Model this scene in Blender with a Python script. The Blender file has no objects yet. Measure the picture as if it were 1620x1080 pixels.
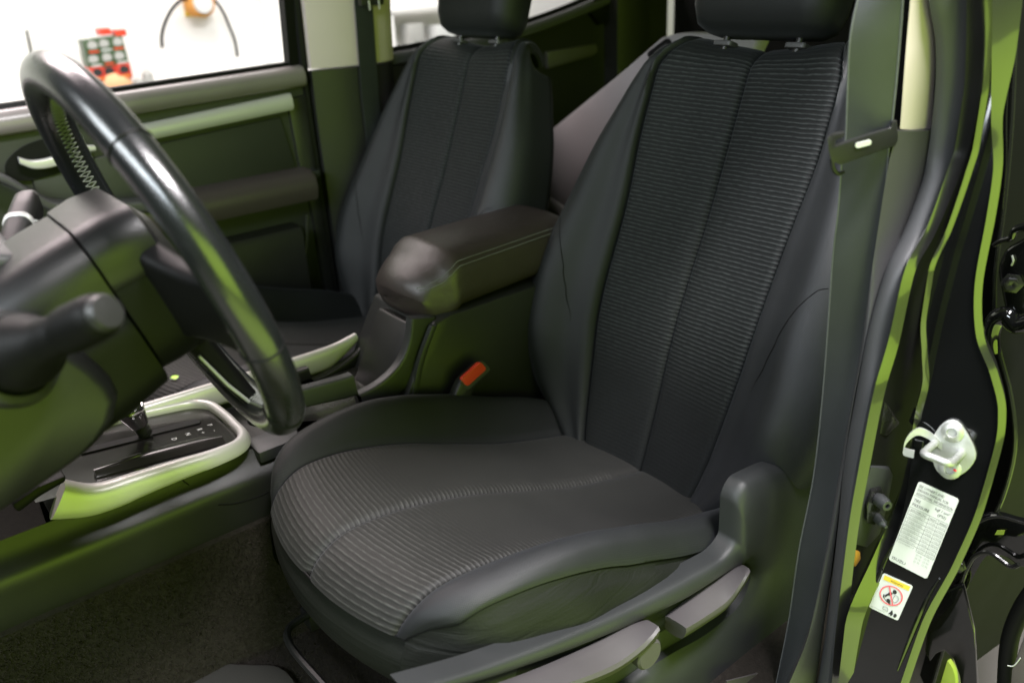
import bpy, bmesh, math, random
import numpy as np
from mathutils import Vector, Matrix
random.seed(7)
S = bpy.context.scene
COL = S.collection

# ------------------------------------------------------------------ camera
FPX = 1312.1356677
RC = np.array([[0.776204, -0.628277, -0.052304], [-0.293497, -0.286610, -0.911980], [0.557985, 0.723234, -0.406867]])
RC[0] /= np.linalg.norm(RC[0]); RC[2] -= RC[0] * (RC[0] @ RC[2]); RC[2] /= np.linalg.norm(RC[2]); RC[1] = np.cross(RC[2], RC[0])
CAM = np.array([-.94, -.84, .72])
cam = bpy.data.cameras.new('camera'); camo = bpy.data.objects.new('camera', cam); COL.objects.link(camo)
cam.sensor_width = 36; cam.lens = FPX / 1620 * 36; cam.clip_start = .02; cam.clip_end = 200
camo.matrix_world = Matrix(((RC[0][0], -RC[1][0], -RC[2][0], CAM[0]), (RC[0][1], -RC[1][1], -RC[2][1], CAM[1]), (RC[0][2], -RC[1][2], -RC[2][2], CAM[2]), (0, 0, 0, 1)))
cam.dof.use_dof = True; cam.dof.focus_distance = 1.12; cam.dof.aperture_fstop = 3.2
S.camera = camo
# ------------------------------------------------------------------ world, exposure
W = bpy.data.worlds.new('World'); S.world = W; W.use_nodes = True
W.node_tree.nodes['Background'].inputs[0].default_value = (.75, .85, .8, 1)
W.node_tree.nodes['Background'].inputs[1].default_value = .012
S.view_settings.view_transform = 'Standard'; S.view_settings.look = 'None'
S.view_settings.exposure = 0; S.view_settings.gamma = 1
S.cycles.max_bounces = 8

# ------------------------------------------------------------------ garage lamps and added green bounce
def area(name, loc, tgt, sx, sy, power, col):
    l = bpy.data.lights.new(name, 'AREA'); l.shape = 'RECTANGLE'; l.size = sx; l.size_y = sy; l.energy = power; l.color = col
    o = bpy.data.objects.new(name, l); COL.objects.link(o); o.location = loc
    o.rotation_euler = (Vector(tgt) - Vector(loc)).to_track_quat('-Z', 'Y').to_euler()
    return o
area('green_bounce_side', (-1.0, -4.6, .85), (-.3, 0, .5), 4.6, 2.6, 116, (.64, 1.0, .09))  # added area light standing in for light off green surroundings
area('lamp_front', (-3.2, .1, 1.9), (-.2, .2, .2), 2.2, .9, 80, (.90, .96, 1))
area('lamp_door_overhead', (-.15, -1.18, 2.5), (-.3, -.3, .2), 1.3, .28, 160, (1, .96, .98))
area('lamp_far_overhead', (-.5, 2.4, 2.6), (.0, .6, .1), 2.2, 1.2, 118, (1, .84, .85))
area('green_bounce_floor', (-.5, -2.35, -.785), (-.5, -2.35, 1), 4.2, 2.4, 56, (.64, 1.0, .09))  # added upward light standing in for a lime floor and its reflections
area('lamp_front_left', (-2.7, -1.25, 1.75), (-.1, -.3, .4), 1.1, .4, 32, (.84, .93, 1))
area('lamp_wall', (.9, 1.9, 2.6), (1.0, 3.6, .6), 3.0, .6, 115, (1, .97, .94))

# ------------------------------------------------------------------ helpers
def at(px, py, x=None, y=None, z=None):
    """point of the photograph's line of sight that lies on a plane x=, y= or z= of the car"""
    r = RC.T @ np.array([px - 810, py - 540, FPX])
    a, v = (0, x) if x is not None else (1, y) if y is not None else (2, z)
    return CAM + (v - CAM[a]) / r[a] * r
def atp(px, py, p0, n):
    r = RC.T @ np.array([px - 810, py - 540, FPX]); n = np.array(n)
    return CAM + ((np.array(p0) - CAM) @ n) / (r @ n) * r
def mono(xs, ys):
    xs = np.array(xs, float); ys = np.array(ys, float)
    o = np.argsort(xs); xs = xs[o]; ys = ys[o]
    h = np.diff(xs); d = np.diff(ys) / h; m = np.zeros(len(xs))
    m[0] = d[0]; m[-1] = d[-1]
    for i in range(1, len(xs) - 1):
        if d[i-1] * d[i] > 0: m[i] = 2 * d[i-1] * d[i] / (d[i-1] + d[i])
    def f(x):
        x = np.clip(x, xs[0], xs[-1]); i = np.clip(np.searchsorted(xs, x) - 1, 0, len(h) - 1)
        t = (x - xs[i]) / h[i]
        return (ys[i] * (2*t**3 - 3*t**2 + 1) + h[i] * m[i] * (t**3 - 2*t**2 + t) + ys[i+1] * (-2*t**3 + 3*t**2) + h[i] * m[i+1] * (t**3 - t**2))
    return f
def spl(pts, n, closed=False):
    """smooth curve through pts, n points evenly spaced along it"""
    P = np.array(pts, float)
    if closed: Q = np.vstack([P[-1:], P, P[:2]])
    else: Q = np.vstack([2*P[0]-P[1], P, 2*P[-1]-P[-2]])
    out = []
    for i in range(1, len(Q) - 2):
        p0, p1, p2, p3 = Q[i-1], Q[i], Q[i+1], Q[i+2]
        a = max(np.linalg.norm(p1-p0), 1e-9)**.5; b = max(np.linalg.norm(p2-p1), 1e-9)**.5; c = max(np.linalg.norm(p3-p2), 1e-9)**.5
        m1 = (p1-p0)/a - (p2-p0)/(a+b) + (p2-p1)/b; m2 = (p2-p1)/b - (p3-p1)/(b+c) + (p3-p2)/c
        m1 *= b; m2 *= b
        for t in np.linspace(0, 1, 16, endpoint=False):
            out.append(p1*(2*t**3-3*t**2+1) + m1*(t**3-2*t**2+t) + p2*(-2*t**3+3*t**2) + m2*(t**3-t**2))
    out.append(Q[-2]); out = np.array(out)
    L = np.r_[0, np.cumsum(np.linalg.norm(np.diff(out, axis=0), axis=1))]
    s = np.linspace(0, L[-1], n, endpoint=not closed)
    return np.stack([np.interp(s, L, out[:, k]) for k in range(out.shape[1])], 1)
BASE = {}
def link(o, parent=None):
    COL.objects.link(o)
    if parent is not None: o.parent = parent
    return o
def thing(name, label, cat, loc=(0, 0, 0), group=None):
    o = bpy.data.objects.new(name, None); link(o); o.location = loc; o.empty_display_size = .05
    o['label'] = label; o['category'] = cat
    if group: o['group'] = group
    BASE[o.name] = np.array(loc, float)
    return o
def root_loc(parent): return BASE.get(parent.name, np.zeros(3)) if parent is not None else np.zeros(3)
def mobj(name, V, F, m, parent=None, uv=None, angle=40, label=None, cat=None, kind=None, group=None, attr=None):
    V = np.array(V, float); base = root_loc(parent)
    if parent is None and kind is None:
        base = np.array([V[:, 0].mean(), V[:, 1].mean(), V[:, 2].min()])
    me = bpy.data.meshes.new(name); me.from_pydata([tuple(v) for v in (V - base)], [], [tuple(f) for f in F])
    if uv is not None:
        l = me.uv_layers.new(name='UVMap'); idx = np.zeros(len(me.loops), int); me.loops.foreach_get('vertex_index', idx)
        l.data.foreach_set('uv', np.array(uv, float)[idx].ravel())
    if attr is not None:
        a = me.attributes.new('wear', 'FLOAT', 'POINT'); a.data.foreach_set('value', np.array(attr, float))
    bm = bmesh.new(); bm.from_mesh(me); bmesh.ops.recalc_face_normals(bm, faces=bm.faces); bm.to_mesh(me); bm.free()
    me.materials.append(m)
    me.polygons.foreach_set('use_smooth', [True] * len(me.polygons))
    if angle: me.set_sharp_from_angle(angle=math.radians(angle))
    o = bpy.data.objects.new(name, me); link(o, parent)
    if parent is None: o.location = base
    BASE[o.name] = base
    if label: o['label'] = label
    if cat: o['category'] = cat
    if kind: o['kind'] = kind
    if group: o['group'] = group
    return o
class MB:
    """collects shapes for one mesh"""
    def __init__(s): s.V = []; s.F = []; s.UV = []
    def add(s, V, F, uv=None):
        n = len(s.V); V = [tuple(v) for v in V]; s.V += V; s.F += [tuple(i + n for i in f) for f in F]
        s.UV += [tuple(u) for u in uv] if uv is not None else [(0, 0)] * len(V); return s
    def grid(s, G, cu=False, uv=None):
        G = np.array(G); n, m = G.shape[:2]; F = []
        for i in range(n - 1):
            for j in range(m if cu else m - 1):
                k = (j + 1) % m; F.append((i*m+j, i*m+k, (i+1)*m+k, (i+1)*m+j))
        return s.add(G.reshape(-1, 3), F, None if uv is None else np.array(uv).reshape(-1, 2))
    def loft(s, loops, caps=True):
        G = np.array(loops); n, m = G.shape[:2]; s.grid(G, True)
        if caps: s.F += [tuple(len(s.V) - n*m + i for i in range(m)), tuple(len(s.V) - m + i for i in range(m))]
        return s
    def tube(s, path, r, n=12, caps=True):
        P = np.array(path, float); r = np.broadcast_to(np.array(r, float), (len(P),)); T = np.gradient(P, axis=0)
        T /= np.linalg.norm(T, axis=1)[:, None]; up = np.array([0, 0, 1.]) if abs(T[0][2]) < .9 else np.array([1., 0, 0])
        a = np.cross(T[0], up); a /= np.linalg.norm(a); th = np.linspace(0, 2*np.pi, n, endpoint=False); loops = []
        for i in range(len(P)):
            a = a - T[i] * (a @ T[i]); a /= np.linalg.norm(a); b = np.cross(T[i], a)
            loops.append(P[i] + r[i] * (np.cos(th)[:, None]*a + np.sin(th)[:, None]*b))
        return s.loft(loops, caps)
    def box(s, c, d, bev=0, R=None):
        bm = bmesh.new(); bmesh.ops.create_cube(bm, size=1)
        for v in bm.verts: v.co = Vector((v.co.x*d[0], v.co.y*d[1], v.co.z*d[2]))
        if bev: bmesh.ops.bevel(bm, geom=bm.edges[:], offset=bev, segments=2, affect='EDGES', profile=.6)
        return s.bm(bm, R, c)
    def bm(s, bm, R=None, c=(0, 0, 0)):
        bm.verts.index_update(); V = np.array([v.co[:] for v in bm.verts]); F = [[v.index for v in f.verts] for f in bm.faces]; bm.free()
        if R is not None: V = V @ np.array(R).T
        return s.add(V + np.array(c), F)
    def prism(s, poly, vec, bev=0, seg=2):
        """polygon (3D points) pushed along vec, edges rounded by bev"""
        bm = bmesh.new(); f = bm.faces.new([bm.verts.new(p) for p in poly])
        e = bmesh.ops.extrude_face_region(bm, geom=[f]); bmesh.ops.translate(bm, vec=Vector(vec), verts=[g for g in e['geom'] if isinstance(g, bmesh.types.BMVert)])
        bmesh.ops.recalc_face_normals(bm, faces=bm.faces)
        if bev: bmesh.ops.bevel(bm, geom=bm.edges[:], offset=bev, segments=seg, affect='EDGES', profile=.5, clamp_overlap=True)
        return s.bm(bm)
    def lathe(s, prof, c, ax, n=24):
        ax = np.array(ax, float); ax /= np.linalg.norm(ax); up = np.array([0, 0, 1.]) if abs(ax[2]) < .9 else np.array([1., 0, 0])
        a = np.cross(ax, up); a /= np.linalg.norm(a); b = np.cross(ax, a); th = np.linspace(0, 2*np.pi, n, endpoint=False)
        return s.loft([np.array(c) + h*ax + max(r, 1e-5)*(np.cos(th)[:, None]*a + np.sin(th)[:, None]*b) for r, h in prof])
    def strip(s, A, B, n=40, bulge=0, back=None, m=7, nrm=None):
        """a strip between two edge curves, bulged along nrm, closed at the back when back (a vector) is given"""
        if len(A) == len(B) and len(A) > 3:
            U1 = np.linspace(0, 1, len(A)); U2 = np.linspace(0, 1, n); A, B = (np.stack([mono(U1, np.array(q)[:, k])(U2) for k in range(3)], 1) for q in (A, B))
        else: A = spl(A, n); B = spl(B, n)
        t = np.linspace(0, 1, m); G = A[:, None]*(1-t)[None, :, None] + B[:, None]*t[None, :, None]
        if bulge: G = G + (np.sin(np.pi*t)**.6)[None, :, None] * bulge * np.array(nrm)
        uv = np.stack(np.broadcast_arrays(t[None, :] * .05, np.linspace(0, 1, n)[:, None]), -1)
        if back is None: return s.grid(G, uv=uv)
        bk = np.array(back); L = np.concatenate([G, (B + bk)[:, None], (A + bk)[:, None]], 1)
        return s.loft(L)
    def build(s, name, m, parent=None, uv=False, **k): return mobj(name, s.V, s.F, m, parent, uv=s.UV if uv else None, **k)
def rr(w, h, r, n=6):
    """rounded rectangle outline, centred"""
    out = []
    for cx, cy, a0 in ((w/2-r, h/2-r, 0), (-w/2+r, h/2-r, 90), (-w/2+r, -h/2+r, 180), (w/2-r, -h/2+r, 270)):
        for k in range(n): a = math.radians(a0 + 90*k/(n-1)); out.append((cx + r*math.cos(a), cy + r*math.sin(a)))
    return np.array(out)
def text(name, body, size, origin, ex, ey, m, parent, lift=.0004, align='LEFT', label=None, width=None):
    c = bpy.data.curves.new(name, 'FONT'); c.body = body; c.size = size; c.resolution_u = 2; c.align_x = align
    o = bpy.data.objects.new(name, c); COL.objects.link(o)
    bpy.context.view_layer.update()
    me = bpy.data.meshes.new_from_object(o.evaluated_get(bpy.context.evaluated_depsgraph_get()))
    bpy.data.objects.remove(o)
    V = np.array([v.co[:] for v in me.vertices]).reshape(-1, 3); F = [list(p.vertices) for p in me.polygons]
    ez = np.cross(ex, ey)
    if width: V[:, 0] *= width / max(1e-6, V[:, 0].max() - V[:, 0].min())
    return mobj(name, np.array(origin) + V[:, :1]*ex + V[:, 1:2]*ey + lift*ez, F, m, parent, angle=0, label=label)

# ------------------------------------------------------------------ materials
def mat(name, col, rough=.5, metal=0, grain=0, gscale=900, coat=0, var=.12, vscale=14, spec=.5, sheen=0):
    m = bpy.data.materials.new(name); m.use_nodes = True; N = m.node_tree.nodes; L = m.node_tree.links; b = N['Principled BSDF']
    b.inputs['Roughness'].default_value = rough; b.inputs['Metallic'].default_value = metal
    b.inputs['Coat Weight'].default_value = coat; b.inputs['Coat Roughness'].default_value = .05; b.inputs['Specular IOR Level'].default_value = spec
    if sheen: b.inputs['Sheen Weight'].default_value = sheen; b.inputs['Sheen Roughness'].default_value = .4
    tc = N.new('ShaderNodeTexCoord')
    nz = N.new('ShaderNodeTexNoise'); nz.inputs['Scale'].default_value = vscale; nz.inputs['Detail'].default_value = 6; L.new(tc.outputs['Object'], nz.inputs['Vector'])
    mx = N.new('ShaderNodeMix'); mx.data_type = 'RGBA'; L.new(nz.outputs['Fac'], mx.inputs[0])
    mx.inputs[6].default_value = tuple(c*(1-var) for c in col) + (1,); mx.inputs[7].default_value = tuple(min(1, c*(1+var)) for c in col) + (1,)
    L.new(mx.outputs[2], b.inputs['Base Color'])
    rg = N.new('ShaderNodeMapRange'); rg.inputs[3].default_value = max(.02, rough - .07); rg.inputs[4].default_value = min(1, rough + .07); L.new(nz.outputs['Fac'], rg.inputs[0]); L.new(rg.outputs[0], b.inputs['Roughness'])
    if grain:
        g = N.new('ShaderNodeTexNoise'); g.inputs['Scale'].default_value = gscale; g.inputs['Detail'].default_value = 3; L.new(tc.outputs['Object'], g.inputs['Vector'])
        bp = N.new('ShaderNodeBump'); bp.inputs['Strength'].default_value = grain; bp.inputs['Distance'].default_value = .001; L.new(g.outputs['Fac'], bp.inputs['Height']); L.new(bp.outputs[0], b.inputs['Normal'])
    return m
def creases(m, sc, dist):
    N = m.node_tree.nodes; L = m.node_tree.links; b = N['Principled BSDF']; tc = N.new('ShaderNodeTexCoord'); mp = N.new('ShaderNodeMapping'); mp.inputs['Scale'].default_value = sc
    L.new(tc.outputs['Object'], mp.inputs[0]); n = N.new('ShaderNodeTexNoise'); n.inputs['Scale'].default_value = 1; n.inputs['Detail'].default_value = 4; n.inputs['Distortion'].default_value = .6; L.new(mp.outputs[0], n.inputs['Vector'])
    bp = N.new('ShaderNodeBump'); bp.inputs['Strength'].default_value = .8; bp.inputs['Distance'].default_value = dist; L.new(n.outputs['Fac'], bp.inputs['Height'])
    old = b.inputs['Normal'].links[0].from_node; L.new(bp.outputs[0], old.inputs['Normal'])
def math_node(N, L, op, a, b=None, c=None):
    n = N.new('ShaderNodeMath'); n.operation = op
    for i, v in enumerate((a, b, c)):
        if v is None: continue
        if isinstance(v, (int, float)): n.inputs[i].default_value = v
        else: L.new(v, n.inputs[i])
    return n.outputs[0]
def fabric(name, col, rib=0, thread=(.2, .21, .2), weave=.0024, rough=.58, bump=.35, spec=.42):
    m = bpy.data.materials.new(name); m.use_nodes = True; N = m.node_tree.nodes; L = m.node_tree.links; b = N['Principled BSDF']
    b.inputs['Roughness'].default_value = rough; b.inputs['Specular IOR Level'].default_value = spec
    b.inputs['Sheen Weight'].default_value = .05; b.inputs['Sheen Roughness'].default_value = .45; b.inputs['Sheen Tint'].default_value = (.7, .75, .8, 1)
    uv = N.new('ShaderNodeUVMap'); sx = N.new('ShaderNodeSeparateXYZ'); L.new(uv.outputs[0], sx.inputs[0])
    u, v = sx.outputs[0], sx.outputs[1]; M = lambda *a: math_node(N, L, *a)
    wv = M('MULTIPLY', M('SINE', M('MULTIPLY', u, 6.2832/weave)), M('SINE', M('MULTIPLY', v, 6.2832/weave)))
    nz = N.new('ShaderNodeTexNoise'); nz.inputs['Scale'].default_value = 9; nz.inputs['Detail'].default_value = 8; nz.inputs['Roughness'].default_value = .65
    tc = N.new('ShaderNodeTexCoord'); L.new(tc.outputs['Object'], nz.inputs['Vector'])
    mx = N.new('ShaderNodeMix'); mx.data_type = 'RGBA'; L.new(nz.outputs['Fac'], mx.inputs[0])
    mx.inputs[6].default_value = tuple(c*.6 for c in col) + (1,); mx.inputs[7].default_value = tuple(c*1.5 for c in col) + (1,)
    h = M('ADD', M('MULTIPLY', wv, .35), M('MULTIPLY', nz.outputs['Fac'], 2.0))
    mw = N.new('ShaderNodeMix'); mw.data_type = 'RGBA'; mw.blend_type = 'MULTIPLY'; mw.inputs[0].default_value = 1; L.new(mx.outputs[2], mw.inputs[6])
    gv = M('ADD', 1.0, M('MULTIPLY', wv, .45)); cg = N.new('ShaderNodeCombineColor'); [L.new(gv, cg.inputs[k]) for k in range(3)]; L.new(cg.outputs[0], mw.inputs[7]); out = mw.outputs[2]
    if rib:
        at_ = N.new('ShaderNodeAttribute'); at_.attribute_name = 'wear'
        n2 = N.new('ShaderNodeTexNoise'); n2.inputs['Scale'].default_value = 1; n2.inputs['Detail'].default_value = 2
        mp = N.new('ShaderNodeMapping'); mp.inputs['Scale'].default_value = (40, 70, 1); L.new(uv.outputs[0], mp.inputs[0]); L.new(mp.outputs[0], n2.inputs['Vector'])
        wob = M('MULTIPLY', M('SUBTRACT', n2.outputs['Fac'], .5), .0032)
        ph = M('FRACT', M('DIVIDE', M('ADD', v, wob), rib))
        tri = M('MULTIPLY', M('ABSOLUTE', M('SUBTRACT', ph, .5)), 2.0)          # 0 in the middle of a rib, 1 in the groove
        line = N.new('ShaderNodeMapRange'); line.interpolation_type = 'SMOOTHSTEP'; line.inputs[1].default_value = .46; line.inputs[2].default_value = .12; L.new(tri, line.inputs[0])
        n3 = N.new('ShaderNodeTexNoise'); n3.inputs['Scale'].default_value = 1; n3.inputs['Detail'].default_value = 1
        mp3 = N.new('ShaderNodeMapping'); mp3.inputs['Scale'].default_value = (85, 290, 1); L.new(uv.outputs[0], mp3.inputs[0]); L.new(mp3.outputs[0], n3.inputs['Vector'])
        dash = N.new('ShaderNodeMapRange'); dash.inputs[1].default_value = .34; dash.inputs[2].default_value = .6; dash.inputs[3].default_value = .35; L.new(n3.outputs['Fac'], dash.inputs[0])
        k = M('MULTIPLY', M('MULTIPLY', line.outputs[0], dash.outputs[0]), at_.outputs['Fac'])
        m2 = N.new('ShaderNodeMix'); m2.data_type = 'RGBA'; L.new(k, m2.inputs[0]); L.new(out, m2.inputs[6]); m2.inputs[7].default_value = tuple(thread) + (1,); out = m2.outputs[2]
        fine = M('MULTIPLY', M('SINE', M('MULTIPLY', u, 6.2832/.0016)), .12)
        h = M('ADD', M('ADD', h, fine), M('MULTIPLY', M('MULTIPLY', M('COSINE', M('MULTIPLY', M('SUBTRACT', ph, .5), 6.2832)), 1.3), at_.outputs['Fac']))
    L.new(out, b.inputs['Base Color'])
    bp = N.new('ShaderNodeBump'); bp.inputs['Strength'].default_value = bump; bp.inputs['Distance'].default_value = .0012; L.new(h, bp.inputs['Height']); L.new(bp.outputs[0], b.inputs['Normal'])
    return m
M_ = dict(
    rib=fabric('rib_fabric', (.0055, .0065, .0066), rib=.0069, thread=(.033, .038, .037), bump=.28, rough=.7, spec=.25),
    ribc=fabric('rib_fabric_cushion', (.0135, .0135, .0120), rib=.0076, thread=(.052, .052, .048), bump=.22, rough=.6, spec=.35),
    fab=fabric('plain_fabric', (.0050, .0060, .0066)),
    fabn=fabric('lit_bolster_fabric', (.0120, .0130, .0150), rough=.52, spec=.5),  # lighter copy for the near-side bolsters, their light put into the colour
    leather=mat('leatherette', (.013, .0145, .012), .55, spec=.2, grain=.35, gscale=260, var=.3, vscale=10),
    armleather=mat('armrest_leather', (.034, .026, .024), .40, grain=.3, gscale=420, var=.15),
    wheel=mat('wheel_leather', (.009, .010, .011), .26, spec=1.0, coat=.25, grain=.14, gscale=500, var=.2),
    plast=mat('dark_plastic', (.015, .015, .014), .42, grain=.25, gscale=1400),
    plast2=mat('satin_plastic', (.018, .018, .018), .38, grain=.2, gscale=1400),
    shield=mat('grey_plastic', (.032, .034, .0355), .42, grain=.35, gscale=1300),
    lever=mat('lever_plastic', (.088, .081, .083), .45, grain=.2, gscale=1300),
    trim=mat('pillar_plastic', (.055, .054, .056), .45, grain=.3, gscale=1200),
    silver=mat('silver_paint', (.58, .56, .55), .36, metal=.25, var=.04, grain=.06, gscale=2500),
    gloss=mat('black_gloss_paint', (.0045, .0047, .005), .10, coat=1, var=.2, vscale=5),
    satin=mat('satin_black_paint', (.012, .012, .012), .28, coat=.3, var=.25),
    steel=mat('dark_steel', (.03, .03, .03), .4, metal=.4, grain=.3, gscale=300, var=.4, vscale=60),
    ledge=mat('ledge_plastic', (.20, .175, .18), .30, grain=.15, gscale=900),
    sill=mat('sill_paint', (.13, .11, .105), .5, grain=.2, gscale=300, var=.25, vscale=30),
    beige=mat('beige_trim', (.55, .46, .46), .65, grain=.2, gscale=900, var=.05),
    seal=mat('rubber_seal', (.055, .056, .058), .55, grain=.15, gscale=800),
    black=mat('black_rubber', (.006, .006, .006), .55, spec=.15),
    chrome=mat('chrome', (.8, .8, .8), .12, metal=1, var=.03),
    zinc=mat('zinc_steel', (.50, .51, .49), .42, metal=.6, grain=.15, gscale=350, var=.18, vscale=70),
    web=fabric('belt_webbing', (.026, .029, .030), weave=.0026, rough=.45, bump=.3, spec=.5),
    selv=mat('belt_selvedge', (.085, .09, .09), .6, var=.4, vscale=300),
    carpet=mat('carpet', (.022, .019, .016), .95, grain=1.0, gscale=420, var=.6, vscale=160, spec=.1),
    pile=mat('carpet_fibre', (.034, .028, .023), .9, var=.7, vscale=400, spec=.1),
    mat_=mat('rubber_mat', (.040, .038, .034), .7, grain=.2),
    grey=mat('grey_board', (.27, .255, .265), .7, grain=.25, gscale=700, var=.08),
    headl=mat('headliner', (.30, .29, .27), .9),
    wall=mat('garage_wall_paint', (.80, .79, .77), .8, grain=.1, var=.03, vscale=3),
    concrete=mat('concrete', (.17, .155, .15), .8, grain=.4, gscale=90, var=.2, vscale=8),
    red=mat('red_button', (.75, .06, .03), .35, var=.05),
    redp=mat('red_mark', (.7, .03, .03), .5),
    white=mat('label_white', (.62, .63, .62), .4, var=.02),
    ink=mat('print_ink', (.02, .02, .02), .6),
    grayink=mat('pale_ink', (.30, .30, .30), .6),
    yellow=mat('label_yellow', (.80, .55, .05), .45, var=.03),
    pink=mat('label_red', (.72, .14, .16), .5, var=.03),
    orange=mat('orange_plastic', (.6, .27, .05), .5),
    tin_g=mat('green_tin', (.05, .09, .04), .4), tin_r=mat('red_tin', (.55, .05, .03), .4), peach=mat('peach_sponge', (.75, .42, .22), .8),
    lime=mat('lime_green', (.36, .46, .07), .5), hood=mat('green_cloth', (.012, .05, .028), .9), skin=mat('skin', (.5, .27, .19), .5), hair=mat('hair', (.03, .02, .012), .6), trouser=mat('dark_cloth', (.02, .02, .03), .9),
    column=mat('column_plastic', (.008, .008, .0085), .34, grain=.2, gscale=1300),
    lip=mat('lip_paint', (.008, .008, .008), .3, coat=1, spec=1.0, var=.2),
    doorarm=mat('door_armrest', (.060, .048, .047), .4, grain=.2, gscale=500),
    door=mat('door_plastic', (.034, .036, .032), .5, grain=.25, gscale=1300),
    dim=mat('shade_black_plastic', (.004, .004, .004), .5, grain=.15, gscale=1400, spec=.14),  # black plastic that also carries the shade of the lower column and spokes
    plate=mat('gloss_plate', (.02, .018, .018), .16, var=.2), stitch=mat('stitch_thread', (.16, .17, .15), .7), greythings=mat('grey_goods', (.4, .4, .38), .6),
)
creases(M_['leather'], (7, 3, 60), .004); creases(M_['armleather'], (30, 30, 30), .0012); creases(M_['shield'], (14, 14, 14), .0006)
gm = bpy.data.materials.new('window_glass'); gm.use_nodes = True
_N, _L = gm.node_tree.nodes, gm.node_tree.links; _N.remove(_N['Principled BSDF'])
_t = _N.new('ShaderNodeBsdfTransparent'); _t.inputs[0].default_value = (.93, .95, .93, 1); _g = _N.new('ShaderNodeBsdfGlossy'); _g.inputs['Roughness'].default_value = .02
_f = _N.new('ShaderNodeLayerWeight'); _f.inputs[0].default_value = .12; _x = _N.new('ShaderNodeMixShader')
_L.new(_f.outputs[1], _x.inputs[0]); _L.new(_t.outputs[0], _x.inputs[1]); _L.new(_g.outputs[0], _x.inputs[2]); _L.new(_x.outputs[0], _N['Material Output'].inputs[0])
M_['glass'] = gm

FLOOR = -.23; GROUND = -.80
# ------------------------------------------------------------------ garage and the car's shell
def struct(name, mb, m, **k): return mb.build(name, m, None, kind='structure', **k)
struct('garage_floor', MB().add([(-9, -9, GROUND), (9, -9, GROUND), (9, 9, GROUND), (-9, 9, GROUND)], [(0, 1, 2, 3)]), M_['concrete'])
struct('garage_wall', MB().box((1.5, 3.75, 1.2), (9, .1, 4)), M_['wall'])
# cabin floor, tunnel, roof
struct('cabin_floor', MB().box((.2, .35, FLOOR - .02), (2.6, 1.55, .04)), M_['carpet'])
tun = [(.200, FLOOR), (.235, FLOOR + .06), (.262, -.045), (.30, -.02), (.46, -.02), (.50, -.045), (.54, FLOOR)]
struct('transmission_tunnel', MB().grid([[(x, y, z) for y, z in tun] for x in np.linspace(-1.5, .5, 9)]), M_['carpet'])
_v, _f = [], []
for _ in range(42000):
    k = random.random(); x = random.uniform(-1.02, -.30)
    if k < .62: t_ = random.random(); i_ = 1 if t_ > .35 else 0; u_ = random.random(); (ya, za), (yb, zb) = tun[i_], tun[i_ + 1]; y = ya + (yb - ya)*u_; z = za + (zb - za)*u_; nv = np.array([0, -.95, .3])
    else: y = random.uniform(-.05, .20); z = FLOOR; nv = np.array([0, 0, 1.])
    d = nv*random.uniform(.002, .0055) + np.array([random.gauss(0, .002), random.gauss(0, .0014), random.gauss(0, .002)]); w = random.uniform(.0004, .0009); a = random.uniform(0, 6.28)
    p = np.array([x, y, z]); q = np.array([math.cos(a)*w, math.sin(a)*w*.5, math.sin(a)*w]); n_ = len(_v); _v += [tuple(p - q), tuple(p + q), tuple(p + d)]; _f.append((n_, n_ + 1, n_ + 2))
mobj('carpet_pile', _v, _f, M_['pile'], None, kind='stuff', angle=0)
struct('car_roof', MB().box((.35, .33, .99), (1.7, 1.42, .06), .02), M_['headl'])
struct('cabin_rear_wall', MB().box((1.30, .33, .38), (.05, 1.5, 1.2), .01), M_['black'])
struct('cabin_side_wall', MB().box((.62, 1.18, .10), (1.4, .05, .7), .01), M_['black'])

# ------------------------------------------------------------------ seats
AL = math.radians(20.5)
UX = np.array([math.sin(AL), 0, math.cos(AL)]); NX = np.array([-math.cos(AL), 0, math.sin(AL)])
aB = mono([-.10, -.04, .06, .16, .34, .49, .58, .64, .75], [.120, .134, .148, .158, .164, .175, .174, .144, .12])
wB = mono([-.10, -.05, 0, .073, .147, .258, .371, .441, .513, .58, .62, .66, .75], [.17, .23, .288, .320, .328, .314, .292, .274, .246, .218, .192, .162, .14])
bB = mono([-.10, 0, .10, .20, .32, .45, .55, .62, .75], [.02, .050, .074, .072, .058, .040, .024, .012, .006])
T0, R0 = .585, .050
def back_frame(t):
    """centre line of the backrest: straight, then rolling over the top"""
    lum = .012 * math.exp(-((t - .18) / .14)**2)
    if t <= T0: return UX*t + NX*lum, NX, UX
    a = (t - T0) / R0; a = min(a, 2.7)
    c = UX*T0 - NX*R0
    n = NX*math.cos(a) + UX*math.sin(a); return c + n*R0, n, np.cross(n, [0, -1., 0])
TS = np.r_[np.linspace(-.09, T0, 64), np.linspace(T0, T0 + R0*2.6, 22)[1:]]
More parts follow.
